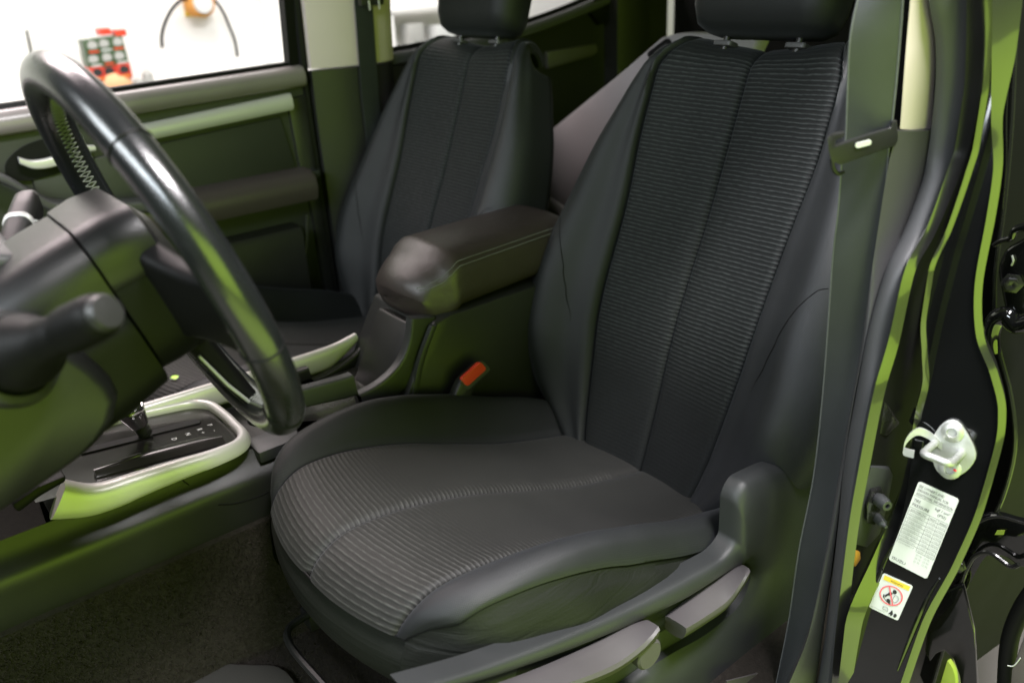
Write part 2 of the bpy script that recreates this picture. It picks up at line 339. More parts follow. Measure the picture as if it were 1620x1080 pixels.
def half_patch(kind, sgn, ts, m):
    G = []; uv = []; wear = []
    for t in ts:
        o, n, _ = back_frame(t); a = aB(t); w = wB(t); b = bB(t); fade = 1 if t < T0 else max(0, 1 - (t - T0)/.05)
        if kind == 'insert': prof = [(.0005, -.010), (.003, -.003), (.010, .001), (.03, .0045), (.5*a, .009), (a - .02, .017), (a - .006, .017), (a - .001, .011), (a, .0)]
        elif kind == 'bolster':
            k = min(1, max(0, (w - a - .004)/.03)); D = .05*fade + .008
            prof = [(a, .0), (a + .001, .010), (a + .006*k, .012*k + .012), (a + .25*(w-a), .012*k + .4*b), (a + .58*(w-a), b*.98 + .006*k), (a + .82*(w-a), b*.80 + .003), (w - .006*k, b*.45), (w, b*.1 - .006*k), (w - .001, -.35*D), (w - .004, -D)]
        else:
            D = .05*fade + .008; E = .078*fade + .012
            prof = [(w - .004, -D), (w - .007, -D*1.05), (w - .005, -D*1.15), (w - .012, -E*.8), (w - .03, -E), (w*.5, -E*1.06), (.0, -E*1.08)]
        P = spl(prof, m)
        G.append([o + n*d + np.array([0, sgn*y, 0]) for y, d in P]); uv.append([(sgn*y, t) for y, d in P])
        wear.append([(.12 + .88*min(1, max(0, (t - .05)/.10))) * (1 if t < T0 + .03 else .3)] * m)
    return np.array(G), np.array(uv), np.array(wear)
def patch(name, G, uv, m, parent, wear=None, **k):
    mb = MB().grid(G, uv=uv)
    return mobj(name, mb.V, mb.F, m, parent, uv=mb.UV, attr=None if wear is None else np.array(wear).ravel(), angle=60, **k)
# cushion: a path from the rear to the lip
CP = spl([(.10, -.115), (.02, -.093), (-.10, -.064), (-.20, -.036), (-.30, .004), (-.38, .036), (-.46, .060), (-.53, .073), (-.585, .074), (-.612, .064), (-.632, .048), (-.641, .034)], 110)
CT = np.gradient(CP, axis=0); CT /= np.linalg.norm(CT, axis=1)[:, None]; CN = np.stack([CT[:, 1], -CT[:, 0]], 1)   # upward / outward normal
CS = np.r_[0, np.cumsum(np.linalg.norm(np.diff(CP, axis=0), axis=1))]; CL = CS[-1]
aC = mono([0, .2, .45, .60, .70, CL - .03, CL], [.150, .170, .178, .178, .176, .172, .168])
wC = mono([0, .08, .2, .35, .55, .66, .74, CL - .02, CL], [.215, .232, .250, .256, .256, .250, .234, .200, .180])
bC = mono([0, .1, .25, .40, .55, .66, .74, CL], [.014, .032, .060, .066, .052, .030, .014, .0])
def cush_point(i, y, d):
    x, z = CP[i] + CN[i]*d; s = CS[i]; k = max(0, (s - .45)/(CL - .45))
    return np.array([x + k * 1.05 * y*y, y, z])
def cush_patch(kind, sgn, m):
    G = []; uv = []; wear = []
    for i in range(len(CP)):
        s = CS[i]; a = aC(s); w = max(wC(s), a + .004); b = bC(s) * (1 if sgn > 0 else .62); k = min(1, (w - a)/.05)
        if kind == 'insert': prof = [(.0005, -.006), (.003, -.002), (.012, .002), (.04, .0045), (.5*a, .006), (a - .02, .006), (a - .005, .005), (a - .001, .001), (a, -.006)]
        elif kind == 'bolster': prof = [(a, -.006), (a + .001*k, .002), (a + .006*k, .008*k), (a + .3*(w-a), .010*k + .55*b), (a + .55*(w-a), b + .008*k), (a + .8*(w-a), b*.92 + .006*k), (w - .008*k, b*.7 + .006*k), (w - .001, b*.42 + .004*k), (w, b*.3 + .002*k), (w - .004*k, b*.28)]
        P = spl(prof, m); G.append([cush_point(i, sgn*y, d) for y, d in P]); uv.append([(sgn*y, s) for y, d in P])
        if kind == 'insert':
            e = np.array([y for y, d in P]); edge = np.maximum(np.exp(-((a - e)/.022)**2), .9*np.exp(-(e/.016)**2) * (s < .62) * (s > .2)); lip = min(1, max(0, (s - .575)/.10))
            wear.append(np.clip(.06 + .8*edge + .70*lip, 0, 1))
        else: wear.append([0]*m)
    return np.array(G), np.array(uv), np.array(wear)
def cush_seam(sgn):
    """lower edge of the top pad on one side: the outer seam line"""
    out = []
    for i in range(len(CP)):
        a = aC(CS[i]); w = max(wC(CS[i]), a + .004); k = min(1, (w - a)/.05); out.append(cush_point(i, sgn*(w - .003*k), bC(CS[i])*.28*(1 if sgn > 0 else .62)))
    return out
def make_seat(label, group):
    t = thing('car_seat', label, 'seat', (-.2, 0, FLOOR), group)
    bk = MB()
    for s in (-1, 1): bk.grid(half_patch('shell', s, TS, 24)[0])
    back = bk.build('backrest', M_['leather'], t, angle=60)
    for s in (1, -1):
        G, uv, wr = half_patch('insert', s, TS, 28); patch('ribbed_insert', G, uv, M_['rib'], back, wr)
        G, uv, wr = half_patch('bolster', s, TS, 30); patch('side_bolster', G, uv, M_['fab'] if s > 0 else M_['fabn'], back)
    # curved seam where the lower bolster is pieced
    for s in (1, -1):
        q = []
        for k in np.linspace(0, 1, 24):
            tt = .30 - .28*k**1.3; a, w, b = aB(tt), wB(tt), bB(tt); f = .75 - .70*k**.8
            o, n, _ = back_frame(tt); P = spl([(a + .006, .014), (a + .25*(w-a), .012 + .4*b), (a + .58*(w-a), b*.98 + .006), (a + .82*(w-a), b*.80 + .003), (w - .006, b*.45)], 60); y, d = P[int(f*59)]
            q.append(o + n*(d - .0006) + np.array([0, s*y, 0]))
        MB().tube(spl(q, 50), .0011, 6).build('seam', M_['black'], back)
    cu = MB()
    for s in (-1, 1):
        top = np.array(cush_seam(s)); n = len(top); G = []
        for i in range(n):
            p = top[i]; zb = -.155 + .03*max(0, (-p[0] - .3)/.35); dz = p[2] - zb; front = max(0, (CS[i] - .70)/(CL - .70))
            dirv = np.array([-.010*front, s*.019*(1 - front), 0])
            wr = .0014*math.sin(CS[i]*23 + 1) + .0012*math.sin(CS[i]*47)
            G.append([p + np.array([0, s*.001, .002]), p + np.array([0, -s*.0005, -.005]), p + dirv*.6 + (0, 0, -.014), p + dirv*1.3 + np.array([0, s*wr, -.35*dz]), p + dirv*1.1 + np.array([0, -s*wr, -.62*dz]), np.array([p[0] + .035*front, p[1] - s*.02*(1-front), zb + .02]), np.array([p[0] + .09*front, p[1] - s*.05, zb])])
        G = np.array([spl(g, 22) for g in G]); cu.grid(G)
    # the front face between the two corners
    a_, b_ = cush_seam(1)[-1], cush_seam(-1)[-1]; G = []
    for k in np.linspace(0, 1, 30):
        y = a_[1]*(1-k) + b_[1]*k; p = cush_point(len(CP) - 1, y, 0); G.append(spl([p + (.002, 0, .003), p + (.003, 0, -.006), p + (-.008, 0, -.025), p + (-.004, 0, -.07), p + (.05, 0, -.125), p + (.12, 0, -.14)], 18))
    cu.grid(np.array(G))
    cush = cu.build('seat_cushion', M_['leather'], t, angle=60)
    for s in (1, -1):
        G, uv, wr = cush_patch('insert', s, 34); patch('ribbed_insert', G, uv, M_['ribc'], cush, wr)
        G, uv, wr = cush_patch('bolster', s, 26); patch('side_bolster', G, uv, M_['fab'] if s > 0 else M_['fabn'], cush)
    sm = MB()
    for s in (1, -1): sm.tube(spl(cush_seam(s), 120), .0018, 6)
    sm.tube([cush_point(len(CP)-1, y, 0.0) for y in np.linspace(a_[1], b_[1], 20)], .0018, 6)
    sm.build('piping', M_['black'], cush)
    # headrest on two posts
    hc = UX*.632 - NX*.018
    loops = []
    for k, (h, w, d, off) in enumerate([(.0, .15, .03, .0), (.004, .21, .062, .0), (.014, .244, .084, .002), (.04, .262, .100, .006), (.09, .268, .108, .012), (.14, .262, .104, .018), (.175, .228, .088, .022), (.192, .18, .06, .022), (.198, .10, .03, .022)]):
        loops.append([hc + np.array([0, y, 0]) + UX*(h + .018) + NX*(dd + off) for y, dd in rr(w, d, min(w, d)*.46, 8)])
    hd = MB().loft(loops); head = mobj('headrest', hd.V, hd.F, M_['fab'], t, angle=0)
    for s in (1, -1):
        y = -.042 + s*.070 if False else s*.068
        MB().tube([hc + np.array([0, y, 0]) - UX*.10, hc + np.array([0, y, 0]) + UX*.10], .0065, 12).build('post', M_['satin'], head)
        MB().prism([hc + np.array([0, y + a, 0]) + NX*b + UX*.002 for a, b in rr(.036, .026, .006, 4)], UX*.008, .002).build('post_guide', M_['trim'], back)
    MB().box((-.27, 0, FLOOR + .075), (.56, .40, .05), .01).build('seat_pan', M_['dim'], t)
    # frame below the cushion: two rails, feet, a cross tube
    for s in (1, -1):
        MB().box((-.26, s*.19, FLOOR + .030), (.66, .034, .030), .004).build('rail', M_['steel'], t)
        MB().box((-.50, s*.19, FLOOR + .068), (.05, .02, .075), .004).build('rail_bracket', M_['satin'], t)
        MB().box((-.05, s*.19, FLOOR + .06), (.05, .02, .07), .004).build('rail_bracket', M_['satin'], t)
    MB().tube([(-.53, -.19, FLOOR + .09), (-.53, .19, FLOOR + .09)], .011, 10).build('cross_tube', M_['satin'], t)
    MB().tube(spl([(-.50, -.17, FLOOR + .05), (-.60, -.17, FLOOR + .055), (-.635, -.15, FLOOR + .06), (-.64, 0, FLOOR + .062), (-.635, .15, FLOOR + .06), (-.60, .17, FLOOR + .055), (-.50, .17, FLOOR + .05)], 50), .006, 8).build('slide_bar', M_['steel'], t)
    return t
seat = make_seat('black fabric driver seat with ribbed centre panels in the foreground', 'front seats')
def dup(root, off, label):
    c = root.copy(); COL.objects.link(c); c.location = Vector(root.location) + Vector(off); c['label'] = label; BASE[c.name] = np.array(c.location)
    for ch in list(root.children):
        k = ch.copy(); COL.objects.link(k); k.parent = c; BASE[k.name] = BASE[c.name]
        for g in list(ch.children):
            d = g.copy(); COL.objects.link(d); d.parent = k; BASE[d.name] = BASE[c.name]
    return c
pseat = dup(seat, (-.012, .735, -.012), 'black fabric front passenger seat behind the padded centre armrest')
pb = [c for c in pseat.children if c.name.startswith('backrest')][0]
pc_ = [c for c in pseat.children if c.name.startswith('seat_cushion')][0]; pc_.location.z += .035; pc_.rotation_euler.y = -.06
# a small white airbag tag sewn into the far bolster of the passenger seat
o, n, _ = back_frame(.40); w = wB(.40)
q = o + n*.0 + np.array([-.012, w + .738, -.012])
MB().box(q, (.012, .006, .035), .001).build('fabric_tag', M_['white'], pb)

# ---- driver seat: plastic side shield with two levers
def Y(pts, y): return [at(px, py, y=y) for px, py in pts]
sh_out = [(655, 1090), (700, 1072), (760, 1056), (800, 1044), (900, 1004), (1000, 960), (1080, 918), (1140, 884), (1160, 866), (1168, 838), (1168, 800), (1180, 768), (1212, 748), (1272, 734), (1318, 760), (1312, 860), (1296, 960), (1262, 1060), (1230, 1130), (1120, 1190), (900, 1260), (680, 1300)]
sp_ = [np.array(p) for p in Y(sh_out, -.268)]
shield = MB().prism(sp_, (0, .022, 0), .004).build('side_shield', M_['shield'], seat)
pairs = [((640, 1092), (655, 1104)), ((760, 1056), (772, 1072)), ((900, 1003), (914, 1022)), ((1000, 959), (1016, 979)), ((1080, 918), (1098, 938)), ((1138, 886), (1152, 903)), ((1163, 852), (1172, 894)),
         ((1166, 800), (1181, 892)), ((1184, 764), (1187, 893)), ((1215, 748), (1192, 897)), ((1272, 735), (1195, 906)), ((1332, 770), (1195, 918)), ((1330, 880), (1186, 942)), ((1306, 990), (1166, 968)), ((1262, 1080), (1122, 1002)), ((1150, 1170), (1058, 1042)), ((990, 1220), (1000, 1085)), ((800, 1290), (900, 1140))]
O_ = spl(Y([p for p, q in pairs], -.286), 150); I_ = np.array([np.array([np.interp(k, np.linspace(0, 1, 150), np.zeros(150))*0]*3) for k in range(0)])
po = np.array(Y([p for p, q in pairs], -.284)); pi_ = np.array(Y([q for p, q in pairs], -.284)); U_ = np.linspace(0, 1, len(pairs)); Uf = np.linspace(0, 1, 170)
O_ = np.stack([mono(U_, po[:, k])(Uf) for k in range(3)], 1); I_ = np.stack([mono(U_, pi_[:, k])(Uf) for k in range(3)], 1)
lp = []
for o_, i_, u in zip(O_, I_, Uf):
    w_ = np.linalg.norm(o_ - i_); b_ = min(.012, w_*.16)
    pr = [o_ + (0, .028, 0), o_ + (0, .008, 0), o_*.97 + i_*.03 + (0, .001, 0), o_*.85 + i_*.15 + (0, -b_*.6, 0), o_*.5 + i_*.5 + (0, -b_, 0), o_*.15 + i_*.85 + (0, -b_*.6, 0), o_*.03 + i_*.97 + (0, .001, 0), i_ + (0, .006, 0), i_ + (0, .020, 0)]
    lp.append(spl(pr, 24))
MB().grid(np.array(lp)).build('rim', M_['shield'], shield)
def lever(back, front, drop, yb, yf):
    B = np.array(Y(back, yb)); F = np.array(Y(front, yf)); mb = MB()
    B = spl(B, 24); F = spl(F, 24); L = []
    for b, f in zip(B, F):
        d = np.array([0, 0, -drop]); m_ = (b + f)/2
        L.append(spl([b, b*.7 + f*.3 + (0, 0, .0015), b*.25 + f*.75 + (0, 0, .001), f + (0, 0, -.001), f*.98 + m_*.02 + d*.35, f*.8 + b*.2 + d, b + d*.9], 18, True))
    return mb.loft(L)
lever([(1052, 974), (1090, 944), (1130, 914), (1160, 893), (1170, 892)], [(1086, 993), (1120, 973), (1152, 951), (1174, 922), (1187, 900)], .022, -.278, -.316).build('recline_lever', M_['lever'], seat)
lv = lever([(640, 1122), (760, 1088), (850, 1056), (940, 1016), (1000, 984), (1022, 980)], [(700, 1140), (830, 1108), (900, 1082), (980, 1050), (1024, 1016), (1044, 992)], .020, -.283, -.322).build('height_lever', M_['lever'], seat)
c = at(1026, 1034, y=-.312)
MB().lathe([(.0, -.004), (.018, -.004), (.021, -.001), (.021, .03)], c, (0, 1, 0), 28).build('pivot_cap', M_['lever'], lv)

# ------------------------------------------------------------------ seat belts
belt = thing('seat_belt', 'dark grey driver seat belt hanging down beside the door pillar', 'seat belt', (-.15, -.40, -.2), 'front seat belts')
def ribbon(L, R, name, parent, yl, yr, nrm=(-.85, -.5, 0), bul=.0015):
    A = np.array([at(px, py, y=yl) for px, py in L]); B = np.array([at(px, py, y=yr) for px, py in R])
    A = spl(A, 70); B = spl(B, 70); t = np.linspace(0, 1, 11)
    G = A[:, None]*(1-t)[None, :, None] + B[:, None]*t[None, :, None] + (np.sin(np.pi*t)*bul)[None, :, None]*np.array(nrm)
    s = np.r_[0, np.cumsum(np.linalg.norm(np.diff(A, axis=0), axis=1))]
    bk = np.array(nrm)*-.0016
    L_ = np.concatenate([G, (G + bk)[:, ::-1]], 1); uvf = np.stack(np.broadcast_arrays(np.r_[t, t[::-1]][None]*.047, s[:, None]), -1)
    mb = MB().grid(L_, True, uv=uvf); o_ = mb.build(name, M_['web'], parent, uv=True, angle=60)
    for E_ in (G[:, 0], G[:, -1]): MB().tube(E_, .0011, 6).build('selvedge', M_['selv'], o_)
    return o_
ribbon([(1368, -40), (1352, 20), (1345, 60), (1341, 130), (1338, 216), (1337, 228)], [(1430, -40), (1427, 20), (1424, 60), (1418, 130), (1412, 190), (1411, 212)], 'upper_webbing', belt, -.375, -.408)
ribbon([(1333, 232), (1331, 260), (1326, 330), (1318, 400), (1311, 500), (1300, 640), (1286, 760), (1264, 870), (1248, 980), (1224, 1100)], [(1407, 226), (1405, 250), (1399, 330), (1392, 400), (1379, 520), (1350, 680), (1322, 830), (1304, 915), (1284, 1000), (1240, 1100)], 'lower_webbing', belt, -.360, -.402)
tp = [(1309, 218), (1318, 212), (1336, 210), (1336, 217), (1322, 222), (1321, 231), (1336, 226), (1375, 213), (1409, 203), (1412, 192), (1419, 192), (1421, 222), (1416, 232), (1370, 248), (1330, 262), (1316, 256), (1311, 238)]
tg = MB().prism([at(px, py, y=-.412) for px, py in tp], (.010, .006, 0), .0016).build('buckle_tongue', M_['plast2'], belt)
MB().prism([at(1366 + a*.97 + b*.25, 228 - a*.25 + b*.97, y=-.4135) for a, b in rr(26, 8, 4, 5)], (.002, .0012, 0)).build('mark', M_['white'], tg)
MB().tube(spl([at(px, py, y=-.395) for px, py in ((1316, 250), (1318, 266), (1326, 275), (1334, 272))], 20), .0022, 8).build('latch_plate', M_['steel'], tg)
MB().tube(spl([at(px, py, y=-.397) for px, py in ((1404, 243), (1411, 250), (1413, 258), (1406, 262))], 14), .0018, 8).build('stop_button', M_['chrome'], tg)

# ------------------------------------------------------------------ near door pillar
pil = thing('door_pillar', 'black driver side door pillar with trim, rubber seals and stickers', 'pillar', (-.05, -.46, -.3))
def strip(L, R, yl, yr, name, m, parent=pil, back=(.02, .01, 0), bulge=0, n=60, nrm=(-.95, -.3, 0), mm=7):
    A = [at(px, py, y=yl) if np.isscalar(yl) else at(px, py, y=yl[i]) for i, (px, py) in enumerate(L)]
    B = [at(px, py, y=yr) if np.isscalar(yr) else at(px, py, y=yr[i]) for i, (px, py) in enumerate(R)]
    return MB().strip(A, B, n, bulge, back, mm, nrm).build(name, m, parent, angle=35)
strip([(1441, -60), (1440, 0), (1434, 70), (1424, 204)], [(1462, -60), (1469, 0), (1480, 70), (1474, 205)], -.405, [-.404]*4, 'upper_trim', M_['beige'], bulge=.004)
strip([(1418, 206.5), (1403, 275), (1388, 370), (1379, 430), (1365, 530), (1336, 700), (1305, 880), (1280, 1000), (1240, 1100)], [(1476, 206.5), (1462, 275), (1428, 370), (1400, 430), (1372, 530), (1340, 700), (1318, 880), (1302, 1000), (1288, 1100)], -.405, -.412, 'lower_trim', M_['trim'], bulge=.003)
strip([(1400, -60), (1400, 100), (1395, 260), (1376, 420), (1340, 640), (1300, 860), (1268, 1000), (1230, 1100)], [(1460, -60), (1470, 100), (1466, 260), (1430, 370), (1375, 530), (1342, 700), (1320, 880), (1285, 1100)], -.365, -.40, 'inner_pillar', M_['black'])
SE = [(px, py) for px, py in zip((1466, 1469, 1480, 1479, 1470, 1462, 1430, 1400, 1370, 1355, 1336, 1326, 1318, 1306, 1290), (-60, 0, 70, 150, 230, 275, 365, 430, 540, 620, 730, 830, 900, 1000, 1100))]
SR = [(1532, -60), (1532, 0), (1532, 70), (1527, 150), (1514, 230), (1500, 275), (1466, 365), (1432, 430), (1406, 540), (1383, 620), (1361, 730), (1343, 830), (1334, 900), (1322, 1000), (1314, 1100)]
strip(SE, SR, -.414, -.436, 'door_seal', M_['seal'], bulge=.007)
FN = np.array([-.60, -.78, .0]); FN /= np.linalg.norm(FN)
def ridge(cs, ws, place, name, m, tuck=.02, lift=.0003, n=120):
    """a flange whose flat face is turned to mirror the added green light outside"""
    U1 = np.linspace(0, 1, len(cs)); U2 = np.linspace(0, 1, n)
    P = np.array([place(px, py) for px, py in cs]); P = np.stack([mono(U1, P[:, k])(U2) for k in range(3)], 1); w = np.interp(U2, U1, ws)
    T = np.gradient(P, axis=0); ker = np.ones(9)/9; T = np.stack([np.convolve(np.pad(T[:, k], 4, 'edge'), ker, 'valid') for k in range(3)], 1); T /= np.linalg.norm(T, axis=1)[:, None]
    A, B = [], []
    for p, t, ww in zip(P, T, w):
        nn = np.array([-.60, -.78, .34*max(0, min(1, (.62 - p[2])/.6))]); nn /= np.linalg.norm(nn); nn = nn - t*(nn @ t); nn /= np.linalg.norm(nn)
        a = np.cross(t, nn); a = a if a[0] > 0 else -a; d = p - CAM; D = np.linalg.norm(d); d /= D; sn = math.sqrt(max(.05, 1 - (a @ d)**2)); hw = ww*.5*D/FPX/sn*.97
        A.append(p - a*hw); B.append(p + a*hw)
    A, B = np.array(A), np.array(B); bk = np.array([.018, .008, 0]); t_ = np.linspace(0, 1, 5); G = A[:, None]*(1 - t_)[None, :, None] + B[:, None]*t_[None, :, None] + (np.sin(np.pi*t_)*lift)[None, :, None]*FN
    MB().loft(np.concatenate([G, (B + bk)[:, None], (A + bk)[:, None]], 1)).build(name, m, pil, angle=50); return B
LC = [(1545, -60), (1545, 0), (1543, 70), (1537, 150), (1523, 230), (1508, 275), (1473, 365), (1439, 430), (1414, 540), (1391, 620), (1369, 730), (1351, 830), (1342, 900), (1331, 1000), (1324, 1100)]
R1 = ridge(LC, [25, 24, 22, 20, 18, 17, 14, 14, 15, 15, 15, 14, 14, 16, 16], lambda px, py: at(px, py, y=-.450), 'seal_lip', M_['lip'])
IC = [(1565, -60), (1564, 0), (1564, 70), (1558, 150), (1545, 230), (1532, 275), (1501, 365), (1473, 430), (1462, 500), (1463, 560), (1464, 610), (1452, 660), (1442, 722), (1430, 785), (1420, 820), (1394, 885), (1350, 990), (1334, 1100)]
R2 = ridge(IC, [10, 9, 8, 8, 8, 8, 7, 7, 7, 8, 9, 9, 8, 13, 18, 22, 22, 18], lambda px, py: at(px, py, y=-.468), 'inner_flange', M_['lip'])
A = spl([np.array(p) + (.020, .009, 0) for p in R1[::6]], 80); B = spl([at(px - 3, py, y=-.438) for px, py in IC], 80)
MB().strip(A, B, 80, 0, (.01, .02, 0), 3).build('recess', M_['black'], pil)
F3 = [(px + w/2, py) for (px, py), w in zip(IC, [10, 9, 8, 8, 8, 8, 7, 7, 7, 8, 9, 9, 8, 13, 18, 22, 22, 18])]
JN = np.array([-.95, -.22, .22]); JN /= np.linalg.norm(JN); J0 = at(1420, 850, y=-.48)
JR = [(1580, -60), (1576, 0), (1572, 100), (1572, 181), (1574, 270), (1562, 345), (1545, 441), (1546, 530), (1567, 590), (1580, 650), (1575, 705), (1548, 800), (1510, 890), (1458, 990), (1420, 1100)]
jl = spl([atp(px - 3, py, J0, JN) for px, py in F3], 60); jr = spl([atp(px, py, J0, JN) for px, py in JR], 60)
MB().strip(jl, jr, 60, 0, tuple(-JN*.03), 9).build('jamb', M_['gloss'], pil, angle=35)
OC = [(1596, -60), (1594, 0), (1588, 90), (1578, 181), (1579, 270), (1568, 345), (1550, 441), (1551, 530), (1573, 590), (1586, 650), (1580, 705), (1553, 800), (1515, 890), (1463, 990), (1425, 1100)]
ridge(OC, [38, 36, 28, 14, 11, 11, 10, 10, 10, 10, 9, 9, 9, 10, 10], lambda px, py: atp(px, py, J0, JN) + JN*.002, 'outer_flange', M_['lip'])
# pressed creases either side of the stickers
for q in ([(1412, 862), (1398, 890), (1378, 940), (1352, 1000)], [(1486, 915), (1470, 940), (1450, 985), (1420, 1060)]):
    MB().tube(spl([atp(px, py, J0 + JN*.001, JN) for px, py in q], 24), [.001 + .0022*math.sin(math.pi*k) for k in np.linspace(0, 1, 24)], 8).build('pressed_crease', M_['gloss'], pil)
# door light switch in the recess between seal and jamb
SWN = (-.8, -.6, 0)
sw = thing('door_switch', 'grey plunger switch on a plate between the door seal and pillar', 'switch', at(1390, 800, y=-.447))
MB().prism([at(px, py, y=-.447) for px, py in ((1378, 738), (1408, 742), (1413, 752), (1404, 800), (1392, 845), (1372, 866), (1356, 862), (1350, 840))], (.006, .006, 0), .0015).build('plate', M_['shield'], sw)
MB().prism([at(px, py, y=-.453) for px, py in ((1380, 778), (1396, 774), (1402, 790), (1390, 812), (1384, 832), (1372, 828), (1372, 800))], (.007, .007, 0), .002).build('switch_body', M_['satin'], sw)
p = at(1391, 790, y=-.458); MB().lathe([(.006, -.006), (.0082, 0), (.0078, .010), (.0060, .016), (.003, .0162), (.003, .011)], p, (-.45, -.85, .1), 18).build('plunger', M_['shield'], sw)
p = at(1391, 822, y=-.458); MB().lathe([(.0058, -.006), (.0058, .002), (.0052, .008), (.0026, .0105), (.0022, .014), (.001, .0145)], p, (-.45, -.85, -.05), 18).build('screw_head', M_['shield'], sw)
MB().prism([at(px, py, y=-.445) for px, py in ((1352, 868), (1361, 874), (1362, 884), (1354, 896), (1350, 896))], (.004, .004, 0), .001).build('tab', M_['orange'], sw)
# folded clip ends on the pillar
cl = thing('pillar_clip', 'two small bent black metal tabs under the seal beside the striker', 'clip', at(1405, 670, y=-.447))
MB().prism([at(px, py, y=-.445) for px, py in ((1400, 634), (1424, 670), (1404, 690), (1392, 688), (1396, 660))], (.006, .006, 0), .002).build('tab', M_['satin'], cl)
MB().prism([at(px, py, y=-.460) for px, py in ((1450, 648), (1456, 664), (1446, 674), (1441, 672))], (.006, .006, 0), .0015).build('tab', M_['satin'], cl)

# striker: plate, U-shaped bolt, hooked guard, two screws with red paint
ST = thing('door_striker', 'shiny zinc door striker loop bolted to the black pillar', 'striker', at(1500, 740, y=-.52))
J = lambda px, py, h=0: atp(px, py, J0 + JN*h, JN)
plate = MB().prism([J(px, py, .001) for px, py in spl([(1478, 688), (1490, 670), (1505, 662), (1518, 666), (1530, 682), (1543, 708), (1545, 722), (1536, 738), (1524, 748), (1510, 754), (1494, 752), (1482, 742), (1476, 726), (1470, 712)], 30, True)], tuple(JN*.0045), .0012).build('plate', M_['zinc'], ST)
for px, py in ((1507, 683), (1503, 741)):
    MB().lathe([(.012, 0), (.012, .002), (.009, .0045), (.0055, .005), (.0045, .003), (.001, .003)], J(px, py, .005), JN, 20).build('screw_head', M_['zinc'], ST)
u0, u1 = J(1522, 716, .004), J(1480, 700, .004); e0 = at(1503, 734, y=u0[1] - .013); e1 = at(1460, 717, y=u1[1] - .013)
MB().tube(spl([u0, u0*.3 + e0*.7, e0*.93 + e1*.07, e0*.5 + e1*.5, e1*.93 + e0*.07, u1*.3 + e1*.7, u1], 50), .0042, 12).build('striker_loop', M_['zinc'], ST)
hk = [J(1490, 706, .006), J(1468, 688, .010), J(1452, 683, .016), J(1438, 692, .022), J(1430, 706, .024), J(1430, 714, .024), J(1446, 719, .024)]
hk = spl(hk, 40); up = np.array(J(1480, 690) - J(1478, 704)); up /= np.linalg.norm(up)
MB().strip(hk + up*.0042, hk - up*.0042, 40, 0, tuple(JN*-.0025 + np.array([.001, .001, 0])), 4).build('guard_hook', M_['zinc'], ST, angle=30)
for q in (((1517, 688), (1522, 690)), ((1499, 735), (1504, 739)), ((1508, 742), (1513, 745))):
    a, b = J(*q[0], .0105 if q[0][1] > 700 else .0065), J(*q[1], .0105 if q[0][1] > 700 else .0065); MB().tube([a, (a + b)/2, b], [.0008, .0014, .0008], 8).build('paint_mark', M_['redp'], ST)

# stickers -----------------------------------------------------------
def sticker(name, corners, label, r=4):
    """corners in the photo: top-left, top-right, bottom-left -> frame on the jamb"""
    o = J(*corners[0]); x = J(*corners[1]) - o; y = J(*corners[2]) - o
    w, h = np.linalg.norm(x), np.linalg.norm(y); ex = x/w; ey = y/h
    t = thing(name, label, 'sticker', o + x*.5 + y)
    P = rr(w, h, w*.07, 5); MB().prism([o + x*.5 + y*.5 + ex*a + ey*b + JN*.0008 for a, b in P], tuple(JN*.0006)).build('sheet', M_['white'], t)
    return t, o + JN*.0016, x, y, w, h
def quad(mb, o, x, y, u0, v0, u1, v1, lift=.0002):
    P = [o + x*u + y*v + JN*lift for u, v in ((u0, v0), (u1, v0), (u1, v1), (u0, v1))]; mb.add(P, [(0, 1, 2, 3)])
t, o, x, y, w, h = sticker('tyre_label', ((1454, 760), (1518, 789), (1406, 884)), 'tall white tyre pressure sticker on the black pillar below the striker')
ex, ey = x/w, -y/h
def line(s, u, v, size, m='ink', nm='lettering', wd=None): text(nm, s, size*h, o + x*u + y*v, ex, ey, M_[m], t, width=None if wd is None else wd*w)
line("SEE OWNER'S AND", .05, .060, .044, wd=.62); line('DRIVERS MANUAL FOR', .05, .106, .044, wd=.76); line('ADDITIONAL INFORMATION', .05, .152, .044, wd=.90)
line('TIRE', .05, .232, .05, wd=.17); line('PRESSURE', .05, .285, .05, wd=.42); line('kgf / cm²', .58, .222, .046, wd=.36); line('(PSI)', .68, .275, .046, wd=.20)
rl = MB()
def rule(u0, v0, u1, v1, k=.0016):
    if v0 == v1: quad(rl, o, x, y, u0, v0 - k, u1, v0 + k)
    else: quad(rl, o, x, y, u0 - k*1.8, v0, u0 + k*1.8, v1)
rule(.03, .165, .97, .165)
rows = [.31, .355, .40, .445, .49, .535, .58, .625, .67, .715, .76]
for i, v in enumerate(rows): rule(.03 if i % 3 == 0 else (.03 if i < 9 else .55), v, .97, v)
for u in (.03, .53, .76, .97): rule(u, .31, u, .76)
rl.build('table_rules', M_['ink'], t)
for i, v in enumerate(rows[:-1]):
    for u, s in ((.06, ('205/70R15C', '255/65R17', '245/70R16 111S', 'TYRE SIZE')[i % 4]), (.56, ('FRONT', '2.0(28)', '2.4(35)')[i % 3]), (.79, ('REAR', '2.4(35)', '2.9(42)')[i % 3])): line(s, u, v + .036, .030, 'grayink' if i > 0 else 'ink', wd=.40 if u < .1 else .16)
line('ISUZU', .06, .965, .045, wd=.34)
for k in range(3): line('(2.4)  (2.9)', .56, .80 + .04*k, .026, 'grayink', wd=.34)
t, o, x, y, w, h = sticker('airbag_label', ((1398, 905), (1445, 926), (1375, 959)), 'small white warning sticker with a red prohibition ring, below the tyre sticker')
ex, ey = x/w, -y/h
mb = MB(); quad(mb, o, x, y, .07, .035, .93, .155); mb.build('yellow_band', M_['yellow'], t)
line('WARNING', .30, .130, .075, wd=.42)
def uvp(u, v, l=.0004): return o + x*u + y*v + JN*l
